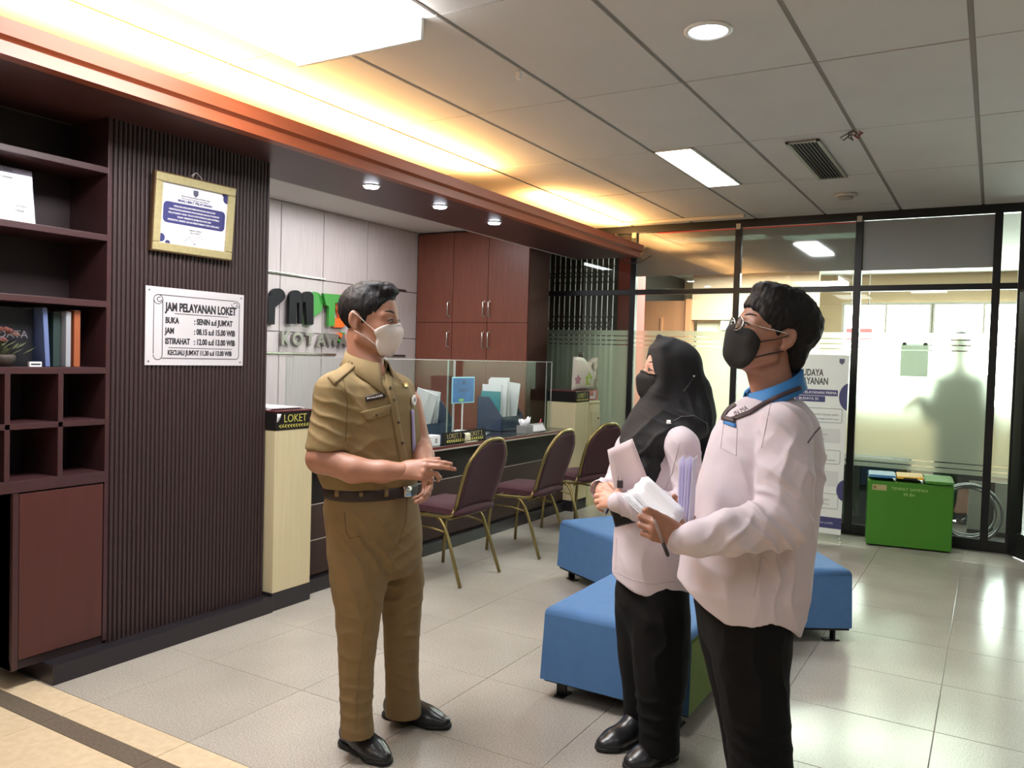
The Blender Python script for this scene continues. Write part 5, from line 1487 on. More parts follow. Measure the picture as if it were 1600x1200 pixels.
for i in range(20):
    a = rnd.uniform(0, 2 * PI); r = rnd.uniform(0, .15)
    p = Vector((-3.475 + r * math.cos(a) * .3, 1.76 + r * math.sin(a), 1.40 + .075 * (1 - (r / .16) ** 2) + rnd.uniform(0, .02)))
    bm = bmesh.new(); R = rnd.uniform(.018, .026)
    for ring, (k, rr, hh) in enumerate(((6, 1.0, 0.0), (5, .65, .35), (3, .3, .55))):
        for j in range(k):
            b = 2 * PI * j / k + ring * .5; d = Vector((math.cos(b), math.sin(b), 0)); e = Vector((-d.y, d.x, 0))
            q = [p + Vector((0, 0, hh * R * .6)), p + d * R * rr * .6 + e * R * .42 + Vector((0, 0, hh * R + .003)), p + d * R * rr + Vector((0, 0, hh * R + .008)), p + d * R * rr * .6 - e * R * .42 + Vector((0, 0, hh * R + .003))]
            bm.faces.new([bm.verts.new(x) for x in q])
    obj('blossom', bm, mp[i % 3], t)
t = thing('name_tag', 'small white tag lying on the shelf beside the flowers', 'tag', (-3.45, 1.90, 1.34))
obj('card', bmbox(-3.46, -3.445, 1.875, 1.925, 1.341, 1.362, bev=.001), M_PAPER, t)
obj('band', bmbox(-3.4455, -3.4445, 1.88, 1.92, 1.348, 1.355), M_INK, t)

# ---------------------------------------------------------------- wall sign and framed certificate
t = thing('picture_frame', 'gold framed certificate with a navy text block hung on the fluted pillar', 'picture', (-3.41, 2.62, 2.07))
Y0, Y1, Z0, Z1 = 2.40, 2.845, 1.895, 2.255
M_GFR = mat('gold_frame', (172, 160, 118), 0.4, metal=0.1, var=.1, vscale=60)
fx = -3.402; tilt = .05
fm = frame_m((-3.412, Y0, Z0), (0.03, 1, 0), (.075, 0, 1))
W, H = Y1 - Y0, Z1 - Z0
bm = bmesh.new()
for a in ((0, W, 0, .038), (0, W, H - .038, H), (0, .038, .038, H - .038), (W - .038, W, .038, H - .038)):
    box(bm, a[0], a[1], a[2], a[3], 0, .022, bev=.005, mtx=fm)
obj('frame', bm, M_GFR, t)
bm = bmesh.new()
for a in ((-.006, W + .006, -.006, .004), (-.006, W + .006, H - .004, H + .006), (-.006, .004, 0, H), (W - .004, W + .006, 0, H)):
    box(bm, a[0], a[1], a[2], a[3], -.006, .018, bev=.002, mtx=fm)
obj('outer_moulding', bm, mat('bronze', (92, 68, 44), .4, metal=.3), t)
obj('certificate', on(fm, .036, W - .036, .036, H - .036, .004, .008), mat('cert_paper', (232, 230, 238), .5), t)
NAVY = mat('navy_print', (58, 58, 110), .5)
bm = bmesh.new(); prism(bm, rrect(.052, W - .046, .135, .235, .022), .0082, .0088, frame=lambda u, v, w: fm @ Vector((u, v, w))); obj('text_block', bm, NAVY, t)
bm = bmesh.new()
for cu, cv, r in ((.050, .062, .02), (.085, .040, .014), (W - .042, H - .062, .022), (W - .058, H - .042, .012)):
    pts = [(cu + r * math.cos(2 * PI * i / 16), cv + r * math.sin(2 * PI * i / 16)) for i in range(16)]
    pts = [(min(max(u, .037), W - .037), min(max(v, .037), H - .037)) for u, v in pts]
    prism(bm, pts, .0082, .0087, frame=lambda u, v, w: fm @ Vector((u, v, w)))
obj('corner_dots', bm, NAVY, t)
bm = bmesh.new(); prism(bm, [(W / 2 - .014, H - .05), (W / 2 + .014, H - .05), (W / 2 + .014, H - .072), (W / 2, H - .084), (W / 2 - .014, H - .072)], .0082, .009, frame=lambda u, v, w: fm @ Vector((u, v, w)))
obj('crest', bm, mat('crest_grey', (84, 84, 104), .5), t)
def ftext(s, u, v, size, m, p=t, w=.0092, **k): text('lettering', s, size, fm @ Vector((u, v, w)), (0.03, 1, 0), (.075, 0, 1), m, p, **k)
GI = mat('grey_ink', (120, 118, 124), .5)
ftext('DINAS PENANAMAN MODAL DAN', W / 2, .268, .0105, GI); ftext('PELAYANAN TERPADU SATU PINTU', W / 2, .257, .0095, GI)
ftext('MAKLUMAT PELAYANAN', W / 2, .242, .017, NAVY, offset=.0004)
for i, s in enumerate(('DENGAN INI KAMI MENYATAKAN SANGGUP', 'MENYELENGGARAKAN PELAYANAN SESUAI STANDAR', 'PELAYANAN YANG TELAH DITETAPKAN DAN APABILA', 'TIDAK MENEPATI JANJI INI KAMI SIAP', 'MENERIMA SANKSI SESUAI PERATURAN YANG BERLAKU')):
    ftext(s, W / 2, .214 - i * .0165, .0115, M_PAPER)
ftext('KEPALA DINAS', W / 2 + .01, .112, .010, GI); ftext('SATU PINTU', W / 2 + .01, .100, .010, GI); ftext('NIP.', W / 2 + .01, .048, .009, GI)
bm = bmesh.new(); tube(bm, [fm @ Vector(p) for p in ((W / 2 - .05, .055, .0092), (W / 2 - .02, .085, .0092), (W / 2, .06, .0092), (W / 2 + .03, .09, .0092), (W / 2 + .06, .075, .0092))], .0009, 5); obj('signature', bm, M_INK, t)
bm = bmesh.new(); tube(bm, [fm @ Vector(p) for p in ((W / 2 - .03, H, .004), (W / 2 - .006, H + .034, .003), (W / 2 + .006, H + .034, .003), (W / 2 + .045, H, .004))], .0022, 6)
tube(bm, [fm @ Vector(p) for p in ((W / 2 - .008, H + .034, .003), (W / 2 - .03, H + .018, .012), (W / 2 - .034, H + .012, .012))], .002, 6)
obj('hanging_cord', bm, mat('cord_grey', (176, 164, 160), .5), t)

t = thing('notice_board', 'white notice board with opening hours in a scroll border on the fluted pillar', 'sign', (-3.41, 2.62, 1.53))
sm = frame_m((-3.4185, 2.385, 1.352), (0, 1, 0), (0, 0, 1))
W, H = .575, .372
obj('board', on(sm, 0, W, 0, H, 0, .005, .001), mat('sign_white', (204, 199, 203), .45), t)
bm = bmesh.new()
for u, v in ((.018, .018), (W - .018, .018), (.018, H - .018), (W - .018, H - .018)):
    p = sm @ Vector((u, v, .005)); lathe(bm, [(.005, 0), (.004, .002)], 10, c=p, axis='x')
obj('screws', bm, mat('screw', (110, 104, 104), .4), t)
bm = bmesh.new()
def line(pts, r=.0016): tube(bm, [sm @ Vector((u, v, .0055)) for u, v in pts], r, 5)
def arc(cu, cv, ru, rv, a0, a1, n=12): return [(cu + ru * math.cos(math.radians(a0 + (a1 - a0) * i / n)), cv + rv * math.sin(math.radians(a0 + (a1 - a0) * i / n))) for i in range(n + 1)]
line([(.042, .055)] + [(.042, .31)] + arc(.066, .313, .024, .022, 180, 0) + [(.09, .05)] + arc(.066, .05, .024, .024, 0, -180) + [(.042, .05)])
line(arc(.066, .313, .024, .022, 180, 420, 18)); line(arc(.072, .313, .012, .011, 60, 360, 14))
line([(.066, .335), (W - .06, .335)]); line(arc(W - .055, .318, .026, .017, 90, -180, 16)); line(arc(W - .055, .318, .013, .009, 180, -90, 10)); line([(W - .029, .318), (W - .029, .05)] + arc(W - .045, .05, .016, .016, 0, -90, 6) + [(.09, .034)])
obj('scroll_border', bm, M_INK, t)
def stext(s, u, v, size, **k): text('lettering', s, size, sm @ Vector((u, v, .0056)), (0, 1, 0), (0, 0, 1), M_INK, t, **k)
stext('JAM PELAYANAN LOKET', .315, .262, .056, sx=.68, offset=.0022)
bm = bmesh.new(); line([(.155, .25), (.475, .25)], .0014); line([(.125, .085), (.50, .085)], .0014); obj('rules', bm, M_INK, t)
for k, (a, b) in enumerate((('BUKA', ': SENIN s.d JUM\'AT'), ('JAM', ': 08.15 s.d 15.00 WIB'), ('ISTIRAHAT', ': 12.00 s.d 13.00 WIB'))):
    v = .203 - k * .050
    stext(a, .105, v, .040, sx=.72, offset=.0015, align='LEFT'); stext(b, .268, v, .040, sx=.72, offset=.0015, align='LEFT')
stext('KECUALI JUM\'AT 11.30 s.d 13.00 WIB', .31, .050, .034, sx=.70, offset=.0012)

# ---------------------------------------------------------------- raised letters on the recess wall
XL = -5.265
def wallpt(px, py): p = at(px, py, 'x', XL); return p.y, p.z
M_LBLK = mat('letter_black', (20, 20, 25), .5, spec=.3); M_LGRN = mat('letter_green', (66, 150, 62), .35); M_LORG = mat('letter_orange', (236, 112, 44), .35)
LK = [0]
def letter(name, polys, m, label):
    XL = -5.262 + .0325 * LK[0]; LK[0] = (LK[0] + 1) % 2
    t = thing(name, label, 'letter', (XL, polys[0][0][0], polys[0][0][1]), 0, 'raised letters on the recess wall')
    bm = bmesh.new()
    for k, p in enumerate(polys): prism(bm, p, XL - .03, XL + .0004 * k, frame=lambda u, v, h: (h, u, v))
    o = obj('letter_face', bm, m, t)
    bm = bmesh.new(); c = polys[0]; cy = sum(p[0] for p in c) / len(c); cz = sum(p[1] for p in c) / len(c)
    lathe(bm, [(.008, -5.3), (.008, XL - .03)], 8, c=(0, cy, cz), axis='x'); obj('spacer', bm, M_CHROME, t)
def L(*pts): return [wallpt(x, y) for x, y in pts]
def c2(x, y): return (415 + x / 10.0, 440 + y / 10.0)      # crop coordinates (x10) to picture
def arcpx(cx, cy, rx, ry, a0, a1, n=14): return [c2(cx + rx * math.cos(math.radians(a0 + (a1 - a0) * i / n)), cy - ry * math.sin(math.radians(a0 + (a1 - a0) * i / n))) for i in range(n + 1)]
letter('raised_letter', [L(*(arcpx(190, 220, 115, 115, 180, -50) + [c2(150, 400), c2(140, 670), c2(40, 670), c2(40, 240)]))], M_LBLK, 'black round-topped letter P partly hidden by the fluted pillar')
letter('raised_letter', [L(*(arcpx(430, 240, 100, 105, 180, 0) + [c2(530, 660), c2(480, 660), c2(480, 330), c2(440, 330), c2(435, 660), c2(320, 660)])), L(*(arcpx(620, 235, 85, 80, 180, 0) + [c2(705, 670), c2(600, 670), c2(580, 320), c2(535, 320)]))], M_LBLK, 'black letter M made of two arches')
letter('raised_letter', [L(*(arcpx(760, 300, 130, 140, 180, 0) + [c2(890, 400), c2(860, 480), c2(790, 520), c2(735, 560), c2(725, 685), c2(620, 680)]))], M_LGRN, 'green letter P between the black letters and the green T')
letter('raised_letter', [L(*(c2(860, 185), c2(1130, 205), c2(1120, 340), c2(1045, 330), c2(1035, 695), c2(940, 695), c2(945, 390), c2(905, 370)))], M_LGRN, 'green letter T beside the green P')
letter('raised_letter', [L(*(c2(1280, 235), c2(1140, 240), c2(1095, 300), c2(1090, 400), c2(1140, 480), c2(1150, 570), c2(1065, 575), c2(1060, 715), c2(1200, 720), c2(1280, 640)))], M_LORG, 'orange letter S peeping out behind the khaki man\'s head')
t = thing('metal_lettering', 'row of small metal capitals under the big coloured letters', 'lettering', (-5.27, 5.1, 1.75))
a = wallpt(437, 535.5); b = wallpt(548, 540)
M_STEEL = mat('brushed_steel', (150, 146, 138), .3, metal=.6)
for i, chh in enumerate('KOTAWA'):
    me = text_mesh(chh, .155, ext=.012, offset=.0065)
    y = a[0] + (b[0] - a[0]) * (i + .45) / 6.2
    me.transform(frame_m((-5.272, y, a[1] - .012), (0, 1, 0), (0, 0, 1)))
    objm('capital', me, M_STEEL, t)
t = thing('wall_emblem', 'small orange and green emblem after the metal capitals', 'emblem', (-5.27, wallpt(536, 525)[0], 1.75))
bm = bmesh.new(); prism(bm, L(*(c2(1130, 830), c2(1170, 800), c2(1240, 830), c2(1250, 880), c2(1215, 950), c2(1190, 890))), -5.3, -5.265, frame=lambda u, v, h: (h, u, v)); obj('orange_leaf', bm, M_LORG, t)
bm = bmesh.new(); prism(bm, L(*(c2(1150, 900), c2(1185, 945), c2(1170, 960), c2(1130, 920))), -5.3, -5.262, frame=lambda u, v, h: (h, u, v)); prism(bm, L(*(c2(1180, 795), c2(1240, 800), c2(1240, 825), c2(1200, 820))), -5.3, -5.262, frame=lambda u, v, h: (h, u, v)); obj('green_leaf', bm, M_LGRN, t)
# thin shelf rails on the wall under and over the letters
for k, (x0, y0, x1, y1, lab) in enumerate(((420, 424, 512, 436, 'upper bright rail on the recess wall above the letters'), (600, 450, 637, 453, 'short dark rail on the recess wall beside the khaki man\'s hair'), (418, 550, 528, 555, 'lower rail on the recess wall below the metal capitals'), (610, 555, 636, 556, 'short dark rail on the recess wall beside the white mask'))):
    (ya, za), (yb, zb) = wallpt(x0, y0), wallpt(x1, y1)
    t = thing('wall_rail', lab, 'rail', (-5.29, ya, za))
    obj('bar', bmbox(-5.3, -5.285, ya, yb, (za + zb) / 2 - .008, (za + zb) / 2 + .008, bev=.002), M_CHROME if k in (0, 2) else mat('rail_dark', (84, 76, 74), .4, metal=.5), t)

# ---------------------------------------------------------------- downlights, vent, detector and other ceiling fittings
for y, lab in ((3.795, 'soffit downlight nearest the fluted pillar'), (4.50, 'middle one of the three soffit downlights'), (5.197, 'soffit downlight nearest the tall cabinet')):
    t = thing('soffit_downlight', lab, 'downlight', (-3.28, y, 2.45))
    bm = bmesh.new(); lathe(bm, [(.055, .002), (.055, -.004), (.045, -.008), (.042, -.002)], 20, c=(-3.28, y, 2.45)); obj('rim', bm, mat('lamp_frame', (225, 225, 222), .4), t)
    bm = bmesh.new(); lathe(bm, [(.045, -.003), (.042, -.014), (.02, -.018)], 16, c=(-3.28, y, 2.45)); obj('lens', bm, emat('led_cold', (236, 242, 255), 30), t)
t = thing('round_ceiling_light', 'round glowing recessed lamp in the ceiling above the people', 'downlight', (-1.03, 3.18, ZC))
bm = bmesh.new(); lathe(bm, [(.095, .002), (.095, -.004), (.08, -.010), (.075, -.003)], 28, c=(-1.03, 3.18, ZC)); obj('rim', bm, mat('lamp_frame', (225, 225, 222), .4), t)
bm = bmesh.new(); lathe(bm, [(.075, -.004), (.05, -.010), (.02, -.012)], 24, c=(-1.03, 3.18, ZC)); obj('lens', bm, emat('led_cold2', (240, 244, 255), 14), t)
t = thing('air_vent', 'long ceiling air vent with dark slats', 'vent', (-1.02, 5.5, ZC))
x0, x1, y0, y1 = -1.118, -.925, 4.965, 6.02
bm = bmesh.new()
for a in ((x0, x0 + .022, y0, y1), (x1 - .022, x1, y0, y1), (x0, x1, y0, y0 + .022), (x0, x1, y1 - .022, y1)): box(bm, *a, ZC - .012, ZC + .001, bev=.002)
obj('frame', bm, mat('vent_frame', (132, 126, 118), .5), t)
obj('duct', bmbox(x0 + .02, x1 - .02, y0 + .02, y1 - .02, ZC - .003, ZC + .001), mat('duct_dark', (24, 22, 20), .8), t)
for i in range(7):
    x = x0 + .034 + i * .0205
    m4 = Matrix.Translation((x, 0, ZC - .008)) @ Matrix.Rotation(.6, 4, 'Y')
    bm = bmesh.new(); box(bm, -.006, .006, y0 + .02, y1 - .02, -.001, .001, mtx=m4); obj('slat', bm, mat('vent_slat', (92, 86, 80), .5), t)
t = thing('smoke_detector', 'flat white smoke detector on the ceiling near the glass wall', 'detector', (-1.03, 6.65, ZC))
bm = bmesh.new(); lathe(bm, [(.085, .001), (.085, -.012), (.075, -.02)], 24, c=(-1.03, 6.65, ZC)); obj('base', bm, mat('detector', (186, 180, 170), .5), t)
bm = bmesh.new(); lathe(bm, [(.055, -.02), (.05, -.034), (.02, -.038)], 20, c=(-1.03, 6.65, ZC)); obj('sensor', bm, mat('detector2', (150, 144, 136), .5), t)
t = thing('loose_wires', 'tangle of loose reddish wires hanging from a ceiling joint', 'wires', (-.735, 4.88, ZC))
for k, c in enumerate(((124, 52, 44), (96, 84, 76), (150, 70, 60), (70, 60, 56))):
    bm = bmesh.new(); r = random.Random(k); p = Vector((-.735, 4.88, ZC + .002)); pts = [p.copy()]
    for i in range(7): p = p + Vector((r.uniform(-.03, .03), r.uniform(-.04, .04), -.012 if i < 4 else .012)); pts.append(p.copy())
    tube(bm, pts, .0035, 6); obj('wire', bm, mat('wire_%d' % k, c, .5), t)
t = thing('hook_tag', 'small white tag hanging from a ceiling joint', 'tag', (-1.925, 3.23, ZC))
obj('tag', bmbox(-1.935, -1.915, 3.215, 3.24, ZC - .045, ZC - .012, bev=.002), M_PAPER, t)
bm = bmesh.new(); tube(bm, [(-1.925, 3.228, ZC + .002), (-1.925, 3.228, ZC - .014)], .002, 6); obj('clip', bm, M_CHROME, t)
t = thing('cable_trunking', 'white cable trunking along the ceiling above the glass wall', 'trunking', (-2.5, 7.25, ZC))
obj('channel', bmbox(-3.15, -1.95, 7.20, 7.235, ZC - .028, ZC, bev=.003), mat('trunking', (196, 190, 178), .5), t)
obj('lid', bmbox(-3.15, -1.95, 7.197, 7.2, ZC - .024, ZC - .006, bev=.001), mat('trunking', (196, 190, 178), .5), t)

# ---------------------------------------------------------------- on the counter
ZT = 0.782
M_ACR = glass_mat('acrylic_guard', (244, 248, 246), .004, steep=.05)
M_ACRE = mat('acrylic_edge', (206, 204, 200), .25, alpha=.75)
def guard(y0, y1, x, label, z1=1.405):
    t = thing('sneeze_guard', label, 'guard', (x, (y0 + y1) / 2, ZT), 0, 'clear acrylic guards on the counter')
    obj('pane', bmbox(x - .002, x + .002, y0 + .004, y1 - .004, ZT + .01, z1 - .004), M_ACR, t)
    bm = bmesh.new()
    for a in ((y0, y1, z1 - .005, z1), (y0, y0 + .006, ZT + .002, z1 - .005), (y1 - .006, y1, ZT + .002, z1 - .005)): box(bm, x - .003, x + .003, *a)
    obj('edge', bm, M_ACRE, t)
    for y in (y0, y1):
        obj('wing', bmbox(x - .055, x - .003, y - .002, y + .002, ZT + .002, z1), M_ACR, t)
        bm = bmesh.new(); box(bm, x - .060, x - .055, y - .003, y + .003, ZT + .002, z1); box(bm, x - .055, x - .003, y - .003, y + .003, z1 - .005, z1); obj('wing_edge', bm, M_ACRE, t)
guard(3.50, 4.30, -3.60, 'clear acrylic sneeze guard on the counter nearest the khaki man\'s back')
guard(4.36, 5.18, -3.60, 'clear acrylic sneeze guard on the counter behind the khaki man\'s arm')
guard(5.19, 6.80, -3.60, 'long clear acrylic sneeze guard on the counter towards the far pedestal')
t = thing('desk_sign', 'black desk sign with gold lettering LOKET 3 LOKET 2 on the counter edge', 'sign', (-3.45, 5.18, ZT))
smx = frame_m((-3.44, 4.83, ZT), (0, 1, 0), (-.12, 0, 1))
obj('board', on(smx, 0, .58, 0.001, .088, 0, .008, .001), mat('cap_black', (26, 22, 22), .8, spec=.2), t)
for s, u in (('LOKET 3', .145), ('LOKET 2', .435)): text('lettering', s, .052, smx @ Vector((u, .040, .0085)), (0, 1, 0), (-.12, 0, 1), mat('dull_gold', (150, 132, 84), .4), t, sx=.95)
garland('leaf_print', smx @ Vector((.29, .02, .0085)), (0, 1, 0), (-.12, 0, 1), .5, 18, GOLD, t)
obj('foot', bmbox(-3.495, -3.44, 4.83, 5.41, ZT, ZT + .004), mat('cap_black', (26, 22, 22), .8, spec=.2), t)
M_NAVYB = mat('navy_board', (52, 66, 96), .5)
def magfile(y0, y1, x, label, sheets):
    t = thing('magazine_file', label, 'file holder', (x, (y0 + y1) / 2, ZT), 0, 'navy file holders on the counter')
    pr = [(x, ZT + .001), (x - .26, ZT + .001), (x - .26, ZT + .30), (x - .14, ZT + .30), (x, ZT + .13)]
    for k, y in enumerate((y0, y1 - .006)):
        bm = bmesh.new(); prism(bm, [(a, b) for a, b in pr], y, y + .006, frame=lambda u, v, h: (u, h, v)); obj('side', bm, M_NAVYB, t)
    obj('front', bmbox(x - .004, x, y0, y1, ZT + .001, ZT + .13), M_NAVYB, t); obj('back', bmbox(x - .26, x - .256, y0, y1, ZT + .001, ZT + .30), M_NAVYB, t); obj('bottom', bmbox(x - .26, x, y0, y1, ZT + .001, ZT + .005), M_NAVYB, t)
    for k, (ya, h, tilt, m) in enumerate(sheets):
        m4 = Matrix.Translation((x - .13, ya, ZT + .05)) @ Matrix.Rotation(tilt, 4, 'Y')
        obj('paper_sheet', bmbox(-.10, .10, -.004, .004, 0, h, mtx=m4), m, t)
magfile(4.93, 5.32, -3.68, 'navy file holder on the counter behind the small blue sign', ((5.0, .34, .30, M_PAPER), (5.05, .30, .28, M_PAPER), (5.12, .33, .1, M_PAPER)))
magfile(6.05, 6.42, -3.68, 'navy file holder stuffed with white papers near the far pedestal', ((6.08, .36, .0, M_PAPER), (6.15, .40, .05, M_PAPER), (6.22, .42, -.02, M_PAPER), (6.34, .38, .1, M_PAPER), (6.06, .30, .0, mat('teal_card', (60, 140, 150), .5))))
t = thing('blue_sign_stand', 'small blue sign on a thin white stand on the counter', 'sign', (-3.60, 5.15, ZT))
pa = at(707, 589, 'x', -3.5); pb = at(741, 629, 'x', -3.5)
obj('panel', bmbox(-3.506, -3.50, pa.y, pb.y, pb.z, pa.z, bev=.002), mat('sign_edge', (140, 196, 210), .4), t)
obj('print', bmbox(-3.5, -3.4985, pa.y + .012, pb.y - .012, pb.z + .01, pa.z - .01), mat('sign_blue', (36, 98, 160), .4, var=.35, vscale=9), t)
yc = (pa.y + pb.y) / 2
bm = bmesh.new(); box(bm, -3.499, -3.4978, yc - .02, yc + .02, pa.z - .06, pa.z - .03); box(bm, -3.499, -3.4978, yc - .07, yc + .07, pa.z - .10, pa.z - .092); box(bm, -3.499, -3.4978, yc - .07, yc + .07, pa.z - .115, pa.z - .108); obj('print_marks', bm, mat('sign_dark', (28, 64, 110), .4), t)
bm = bmesh.new(); box(bm, -3.499, -3.4977, yc - .06, yc + .0, pb.z + .015, pb.z + .035); obj('print_green', bm, mat('sign_green', (130, 190, 90), .4), t)
obj('stem', bmbox(-3.510, -3.505, yc - .008, yc + .008, ZT, pb.z), mat('acrylic_edge2', (214, 216, 216), .3), t)
obj('foot', bmbox(-3.56, -3.501, yc - .06, yc + .06, ZT, ZT + .004), mat('acrylic_edge2', (214, 216, 216), .3), t)
t = thing('paper_stack', 'stack of white papers lying on the counter behind the blue sign', 'papers', (-3.75, 5.65, ZT))
for k in range(5):
    m4 = Matrix.Translation((-3.80, 5.62, ZT + .004 * k)) @ Matrix.Rotation(.1 * k - .2, 4, 'Z'); obj('paper_sheet', bmbox(-.12, .12, -.17, .17, 0.001, .0035, mtx=m4), M_PAPER, t)
t = thing('tissue_pack', 'crumpled white tissue in a clear box on the counter', 'tissues', (-3.47, 6.12, ZT))
obj('box', bmbox(-3.52, -3.42, 6.03, 6.15, ZT + .001, ZT + .07, bev=.004), mat('tissue_box', (170, 168, 168), .2, alpha=.6), t)
bm = bmesh.new(); r = random.Random(5)
for k in range(7):
    p = Vector((-3.47 + r.uniform(-.03, .03), 6.09 + r.uniform(-.04, .04), ZT + .06)); d = Vector((r.uniform(-.03, .03), r.uniform(-.03, .03), r.uniform(.05, .085))); e = Vector((r.uniform(-1, 1), r.uniform(-1, 1), 0)).normalized() * .028
    sheet(bm, [[p - e, p + e * .2 + d * .1, p + e], [p - e + d * .6, p + d * .75 + e.cross(Vector((0, 0, .5))), p + e * 1.2 + d * .5], [p - e * .6 + d, p + d * 1.1, p + e * .7 + d * .9]], .002)
obj('tissue', bm, M_PAPER, t)
t = thing('pen_tray', 'clear card holder with a pink pen on the counter near the tissues', 'tray', (-3.47, 6.30, ZT))
m4 = frame_m((-3.44, 6.17, ZT), (0, 1, 0), (-.6, 0, 1))
obj('holder', on(m4, 0, .26, 0.002, .085, 0, .006, .001), mat('tissue_box', (170, 168, 168), .2, alpha=.6), t)
obj('card', on(m4, .02, .24, .01, .07, .007, .008), M_PAPER, t)
bm = bmesh.new(); tube(bm, [(-3.50, 6.36, ZT + .006), (-3.50, 6.42, ZT + .08), (-3.50, 6.43, ZT + .105)], .006, 8); obj('pen', bm, mat('pink_plastic', (216, 92, 104), .4), t)
t = thing('card_box', 'white card box with printed number on the counter beside the desk sign', 'box', (-3.47, 4.70, ZT))
obj('body', bmbox(-3.52, -3.44, 4.66, 4.80, ZT + .001, ZT + .075, bev=.002), M_PAPER, t)
text('number', '0', .05, (-3.4395, 4.75, ZT + .02), (0, 1, 0), (0, 0, 1), M_INK, t)
t = thing('card_stack', 'low stack of white cards on the counter near the khaki man\'s elbow', 'cards', (-3.46, 4.50, ZT))
for k in range(4): obj('card', bmbox(-3.51 + .004 * k, -3.42, 4.45, 4.58 - .008 * k, ZT + .001 + .014 * k, ZT + .013 + .014 * k), M_PAPER, t)
t = thing('label_roll', 'curled white paper label in front of the desk sign', 'label', (-3.41, 5.11, ZT))
bm = bmesh.new(); sheet(bm, [[(-3.415 + .0 * i, 5.085, ZT + z), (-3.415, 5.155, ZT + z)] for i, z in enumerate((.012, .03, .05, .065))] + [[(-3.43, 5.085, ZT + .072), (-3.43, 5.155, ZT + .072)]], .002); obj('curl', bm, mat('label_cream', (224, 216, 190), .6), t)
bm = bmesh.new(); sheet(bm, [[(-3.43, 5.09, ZT + .004), (-3.405, 5.09, ZT + .003)], [(-3.43, 5.25, ZT + .004), (-3.405, 5.25, ZT + .003)]], .002); obj('flap', bm, mat('label_cream', (224, 216, 190), .6), t)
t = thing('pedestal_papers', 'white papers lying on top of the near counter pedestal', 'papers', (-3.6, 3.28, 1.11))
for k in range(3): obj('paper_sheet', bmbox(-3.84, -3.42 + .01 * k, 3.16, 3.42 - .02 * k, 1.1085 + .004 * k, 1.112 + .004 * k), M_PAPER, t)
t = thing('tissue_bag', 'white tissue bag printed with coloured leaves on the far pedestal', 'tissues', (-3.42, 7.0, 1.14))
p0 = at(893, 616, 'x', -3.40); p1 = at(945, 567, 'x', -3.40); PYc = 7.0
bm = bmesh.new(); yA, yB = 6.86, 7.42
grid = []
for i in range(9):
    v = i / 8; row = []
    for j in range(11):
        u = j / 10; bul = math.sin(PI * min(max(u, 0), 1)) * math.sin(PI * (0.12 + .8 * v)) * .045
        top = .315 - .05 * math.exp(-((u - .55) / .16) ** 2)
        row.append(Vector((-3.405 + bul, yA + (yB - yA) * (u * (.97 + .03 * (1 - v)) + .03 * v), 1.142 + top * v)))
    grid.append(row)
sheet(bm, grid, .003)
grid2 = [[Vector((-3.41 - (p.x + 3.41) * .8, p.y, p.z)) for p in row] for row in grid]; sheet(bm, grid2, .003)
bag = obj('bag', bm, mat('bag_white', (216, 206, 196), .5, var=.06), t)
def leaf(cu, cv, s, m, n=5, lab='leaf_print'):
    bm = bmesh.new(); pts = []
    for i in range(2 * n):
        a = 2 * PI * i / (2 * n) + PI / 2; r = s * (1.0 if i % 2 == 0 else .62); pts.append((cu + r * math.cos(a), cv + r * math.sin(a)))
    def fr3(u, v, h):
        uu, vv = (u - yA) / (yB - yA), (v - 1.142) / .315
        return (-3.405 + math.sin(PI * min(max(uu, 0), 1)) * math.sin(PI * (0.12 + .8 * min(max(vv, 0), 1))) * .045 + .003 + h, u, v)
    bmesh.ops.triangulate(bm, faces=prism(bm, pts, 0, .002, frame=fr3)[:2]); obj(lab, bm, m, t)
leaf(7.12, 1.245, .075, mat('leaf_green', (160, 190, 62), .5)); leaf(6.93, 1.24, .05, mat('leaf_pink', (166, 112, 132), .5)); leaf(7.33, 1.22, .065, mat('leaf_brown', (112, 88, 82), .5)); leaf(7.36, 1.33, .05, mat('leaf_brown', (112, 88, 82), .5), 4); leaf(7.25, 1.37, .05, mat('leaf_brown', (112, 88, 82), .5), 6)
t = thing('red_carton', 'small red carton with white print beside the far pedestal cap', 'box', (-3.45, 7.27, 1.03))
obj('body', bmbox(-3.56, -3.40, 7.145, 7.42, 1.035, 1.14, bev=.003), mat('carton_red', (150, 40, 44), .5), t)
obj('print', bmbox(-3.40, -3.399, 7.24, 7.36, 1.05, 1.08), M_PAPER, t)
bm = bmesh.new(); lathe(bm, [(.02, 0), (.026, .0015)], 14, c=(-3.40, 7.34, 1.10), axis='x'); obj('print_dot', bm, M_PAPER, t)
t = thing('water_dispenser', 'cream water dispenser between the far pedestal and the glass wall', 'dispenser', (-3.50, 7.30, 0))
bm = bmesh.new(); prism(bm, rrect(-3.66, -3.36, 7.15, 7.43, .05), 0.0, 1.0, bev=.01); obj('body', bm, mat('dispenser_cream', (196, 186, 146), .4), t)
obj('top', _prism(rrect(-3.66, -3.36, 7.15, 7.43, .05), 1.0, 1.034, lambda u, v, h: (u, v, h)) if False else bmbox(-3.65, -3.37, 7.16, 7.42, 1.0, 1.034, bev=.01), mat('dispenser_cream', (196, 186, 146), .4), t)
obj('door', bmbox(-3.362, -3.352, 7.19, 7.39, .50, .93, bev=.004), mat('dispenser_door', (186, 176, 140), .4), t)
bm = bmesh.new(); lathe(bm, [(.012, -3.354), (.010, -3.342)], 12, c=(0, 7.34, .86), axis='x'); obj('knob', bm, mat('knob_dark', (84, 70, 60), .5), t)
t = thing('dark_bottle', 'dark bottle standing behind the tissue bag', 'bottle', (-3.52, 7.22, 1.14))
